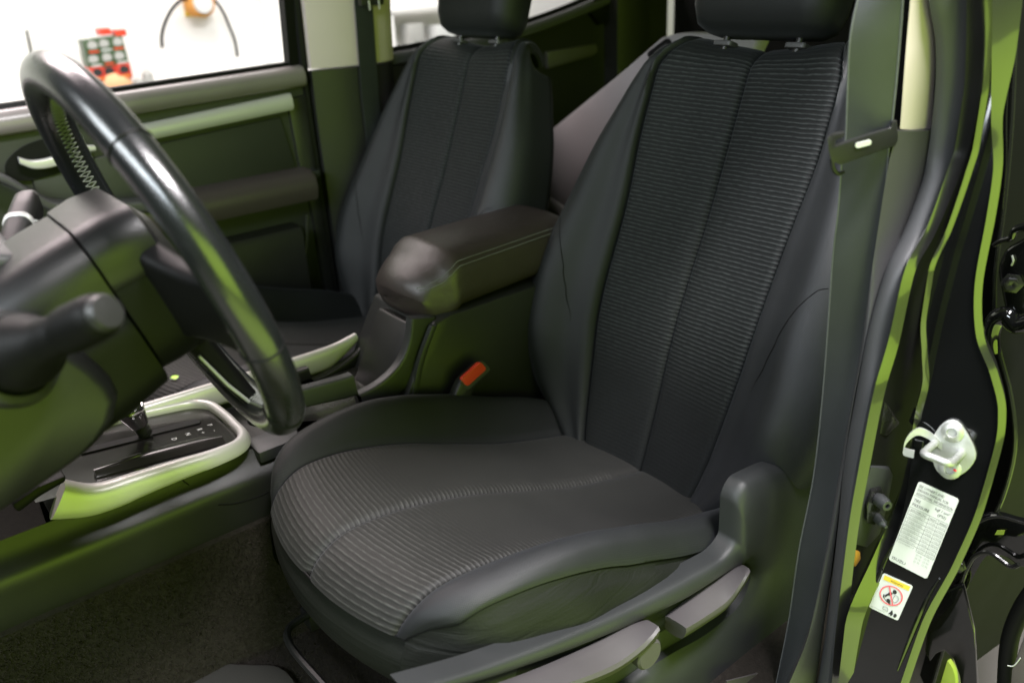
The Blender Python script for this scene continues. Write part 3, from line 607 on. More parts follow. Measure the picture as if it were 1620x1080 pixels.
cx, cy, r0, r1 = .50, .46, .225, .258
th = np.linspace(0, 2*np.pi, 40); ring = MB().grid(np.array([[o + x*cx + y*cy + JN*.0006 + (ex*math.cos(a) + ey*math.sin(a))*rr_*h for rr_ in (r0, r1)] for a in th]))
a45 = math.radians(-62); d = ex*math.cos(a45) + ey*math.sin(a45); e = -ex*math.sin(a45) + ey*math.cos(a45); cc = o + x*cx + y*cy + JN*.0006
ring.add([cc + d*r0*h + e*.016*h, cc - d*r0*h + e*.016*h, cc - d*r0*h - e*.016*h, cc + d*r0*h - e*.016*h], [(0, 1, 2, 3)]); ring.build('prohibition_ring', M_['pink'], t)
pic = MB()
def blob(pts): P = [uvp(*p) for p in spl(pts, 26, True)]; pic.add(P, [tuple(range(len(P)))])
blob([(.50, .30), (.57, .28), (.63, .33), (.60, .38), (.52, .38)]); blob([(.44, .37), (.52, .40), (.50, .46), (.40, .50), (.36, .56), (.32, .52), (.38, .44)])
blob([(.27, .50), (.31, .52), (.33, .58), (.45, .63), (.60, .67), (.58, .69), (.34, .61), (.28, .57)]); blob([(.42, .60), (.47, .56), (.54, .59), (.56, .65), (.48, .64)])
blob([(.82, .86), (.88, .85), (.91, .90), (.88, .95), (.82, .94)]); blob([(.68, .86), (.71, .80), (.75, .84), (.78, .90), (.73, .96), (.70, .92), (.64, .94)])
pic.build('pictogram', M_['ink'], t)
ol = MB()
for pts in ([(.62, .40), (.70, .40), (.76, .46), (.73, .55), (.66, .58), (.60, .54)], [(.42, .80), (.50, .78), (.58, .82), (.58, .88), (.50, .86), (.43, .87)]):
    P = [uvp(*p) for p in spl(pts, 30, True)]; ol.tube(np.array(P + P[:1]), .0004, 4)
ol.build('pictogram_outline', M_['grayink'], t)
line('SEE OWNERS MANUAL', .06, .95, .04, 'grayink', wd=.46)
line = None

# ------------------------------------------------------------------ open rear door with hinges (right edge of the view)
rd = thing('rear_door', 'glossy black open rear door edge with bolted hinges at the far right', 'car door', (.14, -.42, -.3))
XD = .13
ed = [(1612, -60), (1606, 60), (1600, 200), (1588, 330), (1574, 440), (1578, 540), (1598, 620), (1606, 700), (1588, 780), (1556, 850), (1530, 920), (1500, 1000), (1470, 1100)]
A = spl([at(px, py, x=XD) for px, py in ed], 60); B = A + np.array([.40, -.05, 0])
MB().strip(A, B, 60, 0, (.03, .03, 0), 6).build('door_shell', M_['black'], rd)
MB().tube(A + np.array([-.002, -.001, 0]), .003, 8).build('door_edge', M_['satin'], rd)
def X(px, py, dx=0): return at(px, py, x=XD - dx)
hb = MB().prism([X(px, py, .008) for px, py in spl([(1592, 392), (1604, 384), (1640, 372), (1660, 480), (1622, 492), (1604, 496), (1592, 488), (1585, 460), (1580, 420)], 30, True)], (-.008, -.004, 0), .003).build('hinge', M_['gloss'], rd)
c = X(1601, 447, .018); MB().lathe([(.013, .002), (.013, .004), (.0085, .0045), (.0085, .010), (.004, .0105), (.001, .009)], c, (-.93, -.36, 0), 6).build('bolt', M_['satin'], hb)
c = X(1600, 412, .018); MB().tube(spl([X(1601, 404, .018), X(1603, 412, .019), X(1600, 420, .018)], 8), .0012, 6).build('weld_mark', M_['zinc'], hb)
MB().tube(spl([X(1572, 388, .012), X(1586, 380, .014), X(1600, 376, .016), X(1606, 364, .016), X(1640, 356, .016)], 24), [.003 + .003*k for k in np.linspace(0, 1, 24)], 10).build('hinge_arm', M_['gloss'], hb)
MB().tube(spl([X(px, py, .016) for px, py in ((1568, 556), (1568, 524), (1576, 504), (1592, 498), (1606, 514), (1640, 506))], 40), .011, 14).build('check_strap', M_['gloss'], rd)
MB().tube(spl([X(px, py, .004) for px, py in ((1600, 60), (1592, 180), (1592, 260), (1586, 330))], 30), .0014, 6).build('sealant_bead', M_['satin'], rd)
hb = MB().prism([X(px, py, .012) for px, py in spl([(1532, 842), (1552, 824), (1580, 818), (1620, 828), (1650, 836), (1650, 888), (1618, 898), (1588, 880), (1562, 880), (1548, 900), (1524, 938), (1506, 936), (1518, 896)], 40, True)], (.014, .010, 0), .003).build('hinge', M_['gloss'], rd)
MB().tube(spl([X(px, py, .022) for px, py in ((1500, 938), (1518, 926), (1530, 898), (1544, 878), (1566, 874), (1600, 896), (1612, 892))], 36), .0032, 8).build('hinge_edge', M_['satin'], hb)
MB().tube(spl([X(px, py, .02) for px, py in ((1530, 842), (1552, 824), (1580, 817), (1620, 827), (1650, 834))], 30), .002, 8).build('hinge_edge', M_['satin'], hb)
MB().lathe([(.010, 0), (.010, .004), (.0075, .005), (.0075, .010), (.001, .011)], X(1517, 893, .026), (-.9, -.3, .1), 6).build('bolt', M_['satin'], hb)
MB().prism([X(1578, 838, .0145), X(1590, 838, .0145), X(1588, 845, .0145), X(1574, 845, .0145)], (-.001, 0, 0)).build('inspection_mark', M_['lime'], hb)
MB().tube(spl([X(px, py, .05) for px, py in ((1650, 915), (1618, 960), (1598, 1010), (1590, 1110))], 30), .011, 14).build('door_seal', M_['black'], rd)
MB().prism([X(px, py, .03) for px, py in ((1484, 940), (1468, 990), (1463, 1030), (1471, 1048), (1482, 1034), (1494, 1029), (1508, 1042), (1518, 1070), (1524, 1120), (1548, 1120), (1542, 1000), (1524, 925))], (.012, .004, 0), .003).build('lower_bracket', M_['gloss'], rd)
# sill of the rear doorway, seen past the foot of the pillar
sl = MB().prism([at(px, py, x=.17) for px, py in ((1390, 1140), (1430, 1000), (1475, 915), (1512, 920), (1508, 1140))], (.05, .0, 0), .003)
sl.build('door_sill', M_['sill'], None, label='grey scuffed sill of the rear doorway below the black pillar', cat='sill')
MB().prism([at(px, py, x=.155) for px, py in spl([(1466, 1078), (1478, 1047), (1488, 1037), (1502, 1048), (1511, 1068), (1508, 1100), (1466, 1112)], 26, True)], (.01, .0, 0), .002).build('lime_patch', M_['lime'], None, label='added lime patch on the rear sill under the hinge', cat='patch')  # no known part: added lime shape for the green patch past the pillar
MB().prism([X(px, py, .07) for px, py in ((1622, 1000), (1600, 1060), (1596, 1120), (1660, 1120), (1660, 960))], (.01, 0, 0), .002).build('door_card', M_['sill'], rd)
MB().tube(spl([X(px, py, .073) for px, py in ((1594, 1052), (1602, 1053), (1609, 1047), (1614, 1040))], 14), .0008, 6).build('wire_clip', M_['white'], rd)

# ------------------------------------------------------------------ steering wheel
WC = np.array([-.723, -.005, .477]); tw = .3056; WR = .192
WN = np.array([math.cos(tw), 0, math.sin(tw)]); WE = np.cross(WN, [0, 1., 0]); WY = np.array([0, 1., 0])
wh = thing('steering_wheel', 'black leather steering wheel seen from its side in front of the column', 'steering wheel', WC)
wp = lambda a, r, h=0: WC + (WY*math.cos(a) + WE*math.sin(a))*r + WN*h
rim = MB(); loops = []
for a in np.linspace(0, 2*np.pi, 120, endpoint=False):
    ph = np.linspace(0, 2*np.pi, 20, endpoint=False)
    loops.append([wp(a, WR + .0205*math.cos(p), .0185*math.sin(p)) for p in ph])
loops.append(loops[0]); rim.loft(loops, False)
rimo = rim.build('rim', M_['wheel'], wh, angle=0)
# leather joints round the rim, cross stitching along the inside
for a in (math.radians(180 + 12), math.radians(-12), math.radians(180 - 46), math.radians(226)):
    P = [wp(a, WR + .0208*math.cos(p), .0188*math.sin(p)) for p in np.linspace(0, 2*np.pi, 25)]; MB().tube(P, .0009, 6).build('leather_joint', M_['black'], rimo)
stx = MB()
for i in range(150):
    a = 2*np.pi*i/150
    for d in (-1, 1):
        b = a + d*.016
        stx.tube([wp(a, WR - .0195, -.006), wp(b, WR - .0203, 0), wp(a, WR - .0195, .006)], .0008, 4)
stx.build('stitching', M_['stitch'], rimo, kind=None)
# hub (airbag cover) and back cover, spokes
hub = MB(); lp = []
for h, w_, d_ in ((.022, .10, .085), (.018, .13, .115), (.005, .15, .135), (-.012, .15, .135), (-.03, .13, .12)):
    lp.append([WC + WN*(h - .018) + WY*a + WE*b for a, b in rr(w_, d_, .04, 8)])
hub.loft(lp).build('hub', M_['plast'], wh)
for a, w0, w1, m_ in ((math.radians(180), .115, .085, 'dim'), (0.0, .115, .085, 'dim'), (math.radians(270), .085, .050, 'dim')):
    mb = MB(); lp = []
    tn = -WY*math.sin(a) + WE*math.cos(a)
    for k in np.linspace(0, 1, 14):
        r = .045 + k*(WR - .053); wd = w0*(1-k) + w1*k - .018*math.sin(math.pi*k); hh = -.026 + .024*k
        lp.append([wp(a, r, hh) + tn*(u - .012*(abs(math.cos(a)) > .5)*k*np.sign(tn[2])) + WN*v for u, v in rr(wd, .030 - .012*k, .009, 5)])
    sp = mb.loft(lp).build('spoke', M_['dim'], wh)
    if abs(math.sin(a)) > .5:
        for e in (-1, 1): MB().tube([wp(a, .09, -.028) + tn*.036*e, wp(a, .14, -.018) + tn*.026*e, wp(a, WR - .012, -.006) + tn*.026*e], [.0015, .002, .002], 8).build('spoke_trim', M_['zinc'], sp)
# ------------------------------------------------------------------ steering column with stalks
SC = thing('steering_column', 'dark plastic steering column shroud behind the wheel with two stalks', 'steering column', WC - WN*.16)
CD = -WN
def shroud(name, secs, m, parent, flip=False):
    return MB().loft([[WC + CD*s + WY*a + (WE if WE[2] > 0 else -WE)*b for a, b in [(p[0]*1., p[1] + off) for p in rr(w_, h_, r_, 8)]] for s, w_, h_, r_, off in secs]).build(name, m, parent, angle=50)
shroud('back_cover', [(.012, .14, .11, .045, -.012), (.016, .156, .136, .05, -.010), (.045, .154, .140, .05, -.010), (.0635, .148, .138, .048, -.010), (.064, .12, .10, .03, -.01)], M_['dim'], SC)  # lower half below the cap, shade put into its darker colour
shroud('upper_cap', [(.008, .14, .062, .03, .040), (.013, .158, .072, .034, .043), (.040, .160, .078, .036, .043), (.0636, .154, .076, .036, .042), (.064, .12, .05, .02, .036)], M_['column'], SC)
shroud('upper_shroud', [(.0645, .136, .086, .036, .032), (.066, .148, .094, .040, .032), (.10, .150, .094, .040, .030), (.15, .148, .088, .034, .026), (.165, .14, .08, .03, .024)], M_['column'], SC)
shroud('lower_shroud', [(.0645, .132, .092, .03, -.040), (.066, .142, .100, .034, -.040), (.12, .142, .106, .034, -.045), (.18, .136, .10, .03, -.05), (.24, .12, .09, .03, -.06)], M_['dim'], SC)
MB().lathe([(.004, 0), (.0045, .002), (.001, .003)], at(276, 597, y=-.06), (-.2, -.9, -.3), 10).build('screw_head', M_['chrome'], SC)
# near stalk: thick sleeve, knurled ring, bright end cap
ax0 = at(38, 556, y=-.13); ax1 = at(168, 494, y=-.22); d = ax1 - ax0; Ls = np.linalg.norm(d); d /= Ls
nst = MB().lathe([(.030, -.02), (.0305, .0), (.028, .012), (.019, .030), (.0165, .045), (.0160, .06), (.0155, Ls*.55)], ax0, d, 28).build('stalk', M_['dim'], SC)
MB().lathe([(.0155, Ls*.55), (.0178, Ls*.56), (.0184, Ls*.62), (.0180, Ls*.85), (.0168, Ls*.93), (.0150, Ls*.96)], ax0, d, 30).build('twist_knob', M_['dim'], nst)
MB().lathe([(.0142, Ls*.95), (.0142, Ls*1.0), (.0120, Ls*1.03), (.004, Ls*1.035)], ax0, d, 26).build('end_cap', M_['plast2'], nst)
MB().lathe([(.033, -.03), (.040, -.028), (.041, -.022), (.039, -.016), (.033, -.014), (.031, -.02)], ax0, d, 32).build('stalk_socket', M_['plast2'], SC)
# far stalk with printed symbols
b0 = at(18, 410, y=.10); b1 = at(48, 318, y=.17); d2 = b1 - b0; L2 = np.linalg.norm(d2); d2 /= L2
fs = MB().loft([[b0 + d2*s + (np.cross(d2, [0, 0, 1.]))*a*k + np.array([0, 0, 1.])*b*k for a, b in rr(.032, .034, .012, 6)] for s, k in ((0, .9), (.03, 1.0), (.06, 1.0), (L2*.9, .95), (L2, .7))]).build('stalk', M_['plast'], SC)
MB().loft([[b0 + d2*s + (np.cross(d2, [0, 0, 1.]))*a*k + np.array([0, 0, 1.])*b*k for a, b in rr(.034, .036, .012, 6)] for s, k in ((L2*.45, 1.0), (L2*.455, 1.02), (L2*.50, 1.02), (L2*.505, 1.0))]).build('stalk_ring', M_['silver'], fs)

sy = MB()
for px, py, w_, h_ in ((36, 384, 5, 2), (41, 386, 4, 2), (37, 391, 5, 2), (43, 393, 4, 2), (38, 398, 4, 2), (57, 349, 5, 2), (62, 354, 3, 5)):
    sy.prism([at(px + a*w_/2, py + b*h_/2, y=.088) for a, b in ((-1, -1), (1, -1), (1, 1), (-1, 1))], (0, .001, 0))
sy.build('printed_symbols', M_['white'], fs)
# ------------------------------------------------------------------ dashboard, cluster cowl, knee panel
da = thing('dashboard', 'dark dashboard cowl and knee panel at the left edge behind the column', 'dashboard', (-1.0, .0, .2))
cw = [at(px, py, y=-.02) for px, py in ((-60, 395), (0, 402), (40, 406), (62, 440), (74, 478), (72, 520), (40, 560), (-60, 600))]
MB().prism(cw, (0, .24, 0), .008, 3).build('cluster_cowl', M_['shield'], da)
G = []
for yk, dx, dz in ((-.095, .030, .02), (-.091, .012, .008), (-.075, .003, .0), (-.03, -.002, -.002), (.05, -.004, -.002), (.16, .006, .004), (.215, .03, .02)):
    prof = [(-1.00, .55), (-.90, .50), (-.845, .455), (-.815, .415), (-.808, .385), (-.828, .357), (-.868, .338), (-.91, .324), (-.96, .310), (-1.02, .298), (-1.2, .29)]
    G.append(spl([(xx - dx*.6, yk, zz) for xx, zz in prof], 40))
MB().loft(np.array(G)).build('knee_panel', M_['column'], da, angle=60)
MB().box((-1.15, .62, .33), (.30, .80, .42), .05).build('dash_body', M_['plast'], da)
MB().box((-1.20, .34, .20), (.22, .24, .3), .03).build('centre_stack', M_['dim'], da)
pd = MB().prism([at(px, py, y=.19) for px, py in ((18, 800), (60, 770), (104, 752), (106, 762), (64, 786), (30, 812))], (0, .03, 0), .004).build('pedal_edge', M_['dim'], da)

# ------------------------------------------------------------------ centre console
co = thing('centre_console', 'dark centre console with silver gear surround and storage tray', 'console', (-.45, .37, -.045))
yN, yF = .268, .478
# side skirt and shoulder
prof_n = lambda x: None
G = []
xs = np.r_[np.linspace(-1.25, -.62, 26), np.linspace(-.60, -.10, 16)]
for x in xs:
    k = min(1, max(0, (x + .66)/.20)); ztop = .105 if x > -.55 else .10 + max(0, (-x - .6))*.19
    zs = .033 - .002*k; sh = .072*(1-k) + .052*k
    G.append(spl([(x, yN + .004, -.06), (x, yN, -.040), (x, yN - .001, .0), (x, yN, zs - .006), (x, yN + .004, zs + .001), (x, yN + .018, zs + .016), (x, yN + .030, sh)], 26))
side = MB().grid(np.array(G)).build('side_panel', M_['plast2'], co, angle=50)
MB().tube(spl([at(px, py, y=yN - .001) for px, py in ((345, 798), (372, 796), (400, 788), (425, 778))], 20), .0012, 6).build('panel_gap', M_['black'], side)
MB().tube(spl([at(px, py, y=yN + .006) for px, py in ((284, 752), (290, 760), (299, 767))], 12), .001, 6).build('panel_gap', M_['black'], side)
# top deck under everything
MB().grid(np.array([[(x, yN + .028, .052 if x > -.58 else .062), (x, .37, .048 if x > -.58 else .058), (x, yF - .005, .055), (x, yF, .03), (x, yF, -.06)] for x in np.linspace(-.865, -.05, 30)])).build('deck', M_['plast'], co, angle=30)
# silver surround of the gear plate: a D-shaped ring
ring_c = [(-.858, .275, .128), (-.82, .272, .112), (-.76, .271, .108), (-.70, .271, .103), (-.645, .272, .098), (-.607, .282, .095), (-.590, .305, .094), (-.586, .35, .093), (-.586, .40, .093), (-.592, .442, .094), (-.612, .462, .096), (-.66, .468, .101), (-.74, .470, .109), (-.84, .470, .118)]
rc = spl(ring_c, 110); lp = []
for i, p in enumerate(rc):
    T = rc[min(i+1, 109)] - rc[max(i-1, 0)]; T /= np.linalg.norm(T); out = np.cross(T, [0, 0, 1.]); out /= np.linalg.norm(out)
    near = max(0, 1 - i/52); wd = .007 + .006*near*(1 if i < 40 else .6); dn = .016 + .020*near*min(1, max(0, (44 - i)/30)); flare = max(0, (12 - i)/12)
    lp.append([p + out*a + np.array([0, 0, b]) for a, b in spl([(-wd, 0), (-wd*.5, .003), (.2*wd, .003), (wd*.8, -.001), (wd + .002, -.010), (wd + .002, -dn), (-.002, -dn), (-wd, -.014)], 24, True)])
    lp[-1] = [q + np.array([-.030*flare*max(0, (p[2] - q[2])/.04) + .016*flare, 0, .004*flare]) for q in lp[-1]]
MB().loft(lp).build('gear_surround', M_['silver'], co, angle=50)
pz = lambda x: .088 + max(0, -x - .59)*.115
pl = MB().grid(np.array([[(x, yy, pz(x) - .004) for yy in np.linspace(.279, .463, 6)] for x in np.linspace(-.88, -.597, 12)])).build('gear_plate', M_['plate'], co)
GP = lambda px, py, h=0: at(px, py, z=.100 + h)
MB().prism([(x, yy, pz(x) - .0025) for x, yy in ((-.80, .384), (-.70, .384), (-.70, .390), (-.628, .390), (-.622, .398), (-.628, .407), (-.70, .407), (-.70, .401), (-.80, .401))], (0, 0, .0012)).build('gate_slot', M_['black'], pl)
MB().strip([(x, .300, pz(x) - .002) for x in (-.80, -.72, -.66, -.62)], [(x, yy, pz(x) + .004) for x, yy in ((-.80, .318), (-.72, .330), (-.66, .330), (-.62, .318))], 24, .004, (0, 0, -.006), 5, (0, 0, 1)).build('gate_ledge', M_['plate'], pl)
for ch, xx, yy in (('P', -.622, .372), ('R', -.640, .366), ('N', -.660, .361), ('D', -.682, .356)):
    text('lettering', ch, .011, (xx, yy, pz(xx) + .0004), np.array([0, -1., 0]), np.array([.99, 0, -.11]), M_['white'], pl)
for xx, yy, s in ((-.640, .352, '+'), (-.622, .348, '-')): text('lettering', s, .011, (xx, yy, pz(xx) + .0004), np.array([0, -1., 0]), np.array([.99, 0, -.11]), M_['white'], pl)
# gear lever: shaft, chrome collar, knob hidden by the column
gb = np.array([-.708, .392, .104]); gt = np.array([-.735, .38, .20]); gd = gt - gb; gd /= np.linalg.norm(gd)
gl = MB().lathe([(.011, 0), (.011, .012), (.009, .02), (.009, .06)], gb, gd, 16).build('gear_lever', M_['satin'], co)
MB().lathe([(.010, .018), (.0135, .02), (.020, .045), (.021, .05), (.0205, .054), (.014, .056)], gb, gd, 20).build('collar', M_['chrome'], gl)
MB().lathe([(.018, .055), (.022, .065), (.025, .09), (.024, .115), (.016, .128), (.002, .131)], gb, gd, 20).build('knob', M_['wheel'], gl)
# rear of the gear area: sockets and tray
MB().lathe([(.0145, 0), (.0145, .010), (.0115, .012), (.010, .006), (.001, .006)], at(405, 664, z=.075), (0, -.35, .94), 22).build('power_socket', M_['satin'], co)
MB().box((-.545, .30, .058), (.075, .055, .02), .004).build('blank_panel', M_['shield'], co)
# pale silver rail on the far side of the console
A = spl([(-.80, yF - .006, .118), (-.60, yF - .006, .112), (-.43, yF - .006, .108), (-.34, yF - .006, .109), (-.296, yF - .006, .116)], 40); B = A + np.array([0, .012, -.001]) + np.stack([np.zeros(40), np.zeros(40), np.zeros(40)], 1)
lpz = []
for i, p in enumerate(A):
    hgt = .040*(1 if i < 34 else (1 - (i - 34)/7))
    lpz.append([p + np.array([0, a, b]) for a, b in spl([(-.006, -hgt), (-.006, -.004), (-.002, .0), (.006, .0), (.012, -.004), (.012, -hgt)], 16, True)])
MB().loft(lpz).build('silver_rail', M_['silver'], co, angle=50)
# sweeping arms that carry the armrest
def sweep_arm(pts, wdt, y0, thick):
    c = spl([at(px, py, y=y0) for px, py in pts], 40); L = []
    for i, p in enumerate(c):
        T = c[min(i+1, 39)] - c[max(i-1, 0)]; T /= np.linalg.norm(T); n_ = np.cross(T, [0, 1., 0]); n_ /= np.linalg.norm(n_)
        if n_[0] > 0: n_ = -n_
        k = i/39; w2 = wdt[0]*(1-k) + wdt[1]*k
        L.append([p + n_*(-a) + np.array([0, b, 0]) for a, b in [(q[0] + w2/2, q[1] + thick/2) for q in rr(w2, thick, .005, 5)]])
    return MB().loft(L)
sweep_arm([(652, 505), (648, 540), (634, 575), (606, 604), (566, 626), (510, 640), (440, 655)], (.050, .030), yN + .012, .022).build('armrest_support', M_['shield'], co)
sweep_arm([(600, 480), (590, 520), (566, 558), (520, 590), (462, 612)], (.030, .024), yF - .032, .018).build('armrest_support', M_['plast'], co)
# storage box below the lid
bx = MB().prism([np.array(p) for p in [at(px, py, y=yN - .002) for px, py in ((688, 512), (640, 640))]] + [np.array((-.30, yN - .002, -.05)), np.array((.14, yN - .002, -.05)), np.array((.14, yN - .002, .19)), np.array((-.05, yN - .002, .19)), np.array(at(716, 497, y=yN - .002))], (0, .205, 0), .006).build('storage_box', M_['plast2'], co)
MB().prism([at(px, py, y=yN + .03) for px, py in ((655, 515), (690, 512), (646, 640), (612, 640))], (0, .12, 0), .004).build('front_wall', M_['plast'], co)
MB().strip([at(px, py, y=yN - .004) for px, py in ((684, 516), (664, 570), (650, 640))], [at(px, py, y=yN - .004) for px, py in ((692, 514), (672, 570), (658, 640))], 20, .001, (0, .01, 0), 4, (0, -1, 0)).build('box_edge', M_['shield'], bx)
# tray between the arms
tr = MB().grid(np.array([[(x, yy, .056 + (.012 if j in (0, 5) else 0) + (.0 if i else .01)) for j, yy in enumerate(np.linspace(yN + .035, yF - .04, 6))] for i, x in enumerate(np.linspace(-.50, -.28, 8))])).build('tray', M_['satin'], co)
# padded lid
lid = MB(); lp = []
xs = np.linspace(0, 1, 40)
for k in xs:
    x = -.270 + .375*k; fr = 1 - (1 - min(1, k/.22))**2.2; fr = .30 + .70*fr if k > 0 else .18; bkf = 1 if k < .93 else max(.25, 1 - ((k - .93)/.07)**2*.75)
    w_ = .208*min(1, .74 + .26*min(1, k/.18)) * (1 if k < .95 else .96); zb = .176 + .018*min(1, max(0, (k - .13)/.10)) + .02*max(0, k-.2); zt = zb + (.035 + .060*fr - .012*k)*bkf; yc = .377
    zb += .028*(1 - min(1, k/.06))**2
    P = [(-w_*.46, zb), (-w_*.5, zb + .012), (-w_*.495, zb + .45*(zt-zb)), (-w_*.455, zb + .80*(zt-zb)), (-w_*.34, zt - .003), (0, zt + .004), (w_*.34, zt - .003), (w_*.455, zb + .80*(zt-zb)), (w_*.495, zb + .45*(zt-zb)), (w_*.5, zb + .012), (w_*.46, zb), (0, zb - .002)]
    lp.append([(x + .020*(abs(a)/(w_*.5))**2*(1 - min(1, k/.3)), yc + a, b) for a, b in spl(P, 60, True)])
lido = mobj('armrest_lid', *(lambda m: (m.V, m.F))(MB().loft(lp)), M_['armleather'], co, angle=0)
for frac in (.275, .235):
    st = MB(); line_ = []
    for L_ in lp[1:-2]:
        L_ = np.array(L_); j = int(frac*60*.58); line_.append(L_[j] + np.array([0, -.0006, .0008]))
    ll = spl(line_, 170)
    for i in range(0, 168, 2): st.tube([ll[i], ll[i+1]], .0008, 4)
    st.build('stitching', M_['stitch'], lido)
# ------------------------------------------------------------------ belt buckle beside the console
bu = thing('belt_buckle', 'seat belt buckle with orange red button beside the console box', 'buckle', at(755, 640, y=.225))
yB = .222
def rot_rect(cx, cy, w_, h_, ang, r, y): 
    ca, sa = math.cos(math.radians(ang)), math.sin(math.radians(ang))
    return [at(cx + a*ca - b*sa, cy + a*sa + b*ca, y=y) for a, b in rr(w_, h_, r, 5)]
body = MB().prism([at(px, py, y=yB) for px, py in ((730, 604), (760, 576), (775, 582), (773, 592), (752, 612), (742, 640), (726, 660), (715, 640))], (0, .02, 0), .004).build('housing', M_['plast'], bu)
MB().prism(rot_rect(752, 594, 50, 20, -42, 5, yB - .003), (0, .006, 0), .001).build('bezel', M_['seal'], body)
MB().prism(rot_rect(750, 592, 42, 15, -42, 4, yB - .006), (0, .008, 0), .002).build('release_button', M_['red'], bu)

# ------------------------------------------------------------------ front passenger door
dr = thing('passenger_door', 'front passenger door with silver trim strip, closed behind the wheel', 'car door', (-.5, 1.12, -.2))
XR = -.035
def zsec(x): return .515 + .028*(x + .69)
def bar(name, xs, prof, m, parent=dr):
    """a bar along the door: prof(x) -> closed section in (y, z)"""
    return MB().loft([[(x, a, b) for a, b in prof(x)] for x in xs]).build(name, m, parent, angle=50)
xs = np.linspace(-1.35, XR, 40)
bar('window_ledge', xs, lambda x: [(1.16, zsec(x) + .008), (1.10, zsec(x) + .010), (1.085, zsec(x) + .006), (1.076, zsec(x) - .006), (1.074, zsec(x) - .020), (1.078, zsec(x) - .034), (1.09, zsec(x) - .040), (1.16, zsec(x) - .040)], M_['ledge'])
bar('window_seal', xs, lambda x: [(1.118, zsec(x) + .010), (1.112, zsec(x) + .020), (1.104, zsec(x) + .018), (1.100, zsec(x) + .009)], M_['black'])
MB().grid(np.array([[(x, 1.098 + (.004 if z < .2 else 0) + .0 * x, z) for z in np.linspace(-.22, .50, 20)] for x in np.linspace(-1.35, XR, 24)])).build('door_panel', M_['door'], dr)
# silver strip, tapering forward
xs2 = np.linspace(-.46, -.078, 30)
bar('silver_strip', xs2, lambda x: (lambda h, zc: [(1.10, zc + h), (1.082, zc + h), (1.074, zc + h*.5), (1.073, zc - h*.6), (1.078, zc - h), (1.10, zc - h)])(.0185 - .002*(x + .08)/-.4, .444 + .020*(x + .42)/.34), M_['silver'])
# framed insert below the strip and border by the rear edge
MB().prism([(x, 1.092, z) for x, z in ((-.66, .40), (-.105, .432), (-.088, .32), (-.098, .285), (-.66, .272))], (0, .012, 0), .006).build('insert_panel', M_['door'], dr)
MB().prism([(x, 1.088, z) for x, z in ((-.085, .47), (XR, .475), (XR, -.15), (-.06, -.15), (-.066, .20), (-.080, .30))], (0, .02, 0), .006).build('rear_border', M_['plast2'], dr)
# armrest
xs3 = np.linspace(-.62, -.07, 34)
bar('armrest', xs3, lambda x: (lambda k: [(1.10, .308 - .02*k), (1.05 + .02*k, .304 - .02*k), (1.028 + .035*k, .290 - .01*k), (1.024 + .038*k, .262), (1.034 + .04*k, .235), (1.10, .222)])(max(0, (-x - .40)/.22)), M_['doorarm'])
MB().prism([(x, 1.05, z) for x, z in ((-.085, .298), (XR - .01, .300), (XR - .01, .284), (-.08, .282))], (0, .04, 0), .003).build('armrest_end', M_['shield'], dr)
# grab handle bezel, sweeping forward and down
q = spl([at(px, py, y=1.05) for px, py in ((-40, 265), (10, 285), (50, 308), (84, 326), (130, 330), (180, 328), (260, 322))], 50)
MB().loft([[p + np.array([0, a, b]) for a, b in rr(.05, .030*(1 if i > 14 else .8), .010, 5)] for i, p in enumerate(q)]).build('grab_handle', M_['trim'], dr)
# inner release handle in its bowl
bw = spl([at(px, py, y=1.092) for px, py in ((8, 262), (30, 236), (62, 222), (105, 214), (128, 224), (132, 252), (108, 268), (70, 280), (40, 286), (16, 282))], 40, True)
MB().prism(list(bw), (0, -.004, 0)).build('handle_bowl', M_['black'], dr)
q = spl([at(px, py, y=1.07) for px, py in ((30, 254), (50, 260), (75, 258), (98, 250), (110, 240), (126, 236), (150, 234))], 40)
MB().loft([[p + np.array([0, a, b]) for a, b in rr(.016, .010 + .010*math.sin(math.pi*min(1, .15 + k*.8)), .004, 4)] for p, k in zip(q, np.linspace(0, 1, 40))]).build('release_handle', M_['silver'], dr)
# map pocket
xs4 = np.linspace(-.72, -.12, 24)
bar('map_pocket', xs4, lambda x: [(1.10, .175), (1.05, .172), (1.04, .155), (1.046, .0), (1.07, -.10), (1.10, -.12)], M_['plast'])
MB().tube(spl([at(px, py, y=1.05) for px, py in ((486, 340), (484, 400), (476, 436), (450, 455), (410, 460))], 40), .004, 8).build('pocket_edge', M_['plast2'], dr)
# window frame and pane
bar('frame_post', np.linspace(-.061, -.032, 4), lambda x: [(1.10, .53), (1.13, .53), (1.06, .98), (1.03, .98)], M_['black'])
MB().add([(-1.3, 1.115, .50), (-.05, 1.115, .53), (-.05, 1.045, .97), (-1.0, 1.045, .97)], [(0, 1, 2, 3)]).build('window_pane', M_['glass'], dr)
bar('frame_top', np.linspace(-1.1, -.03, 6), lambda x: [(1.03, .95), (1.07, .95), (1.07, .99), (1.03, .99)], M_['black'])

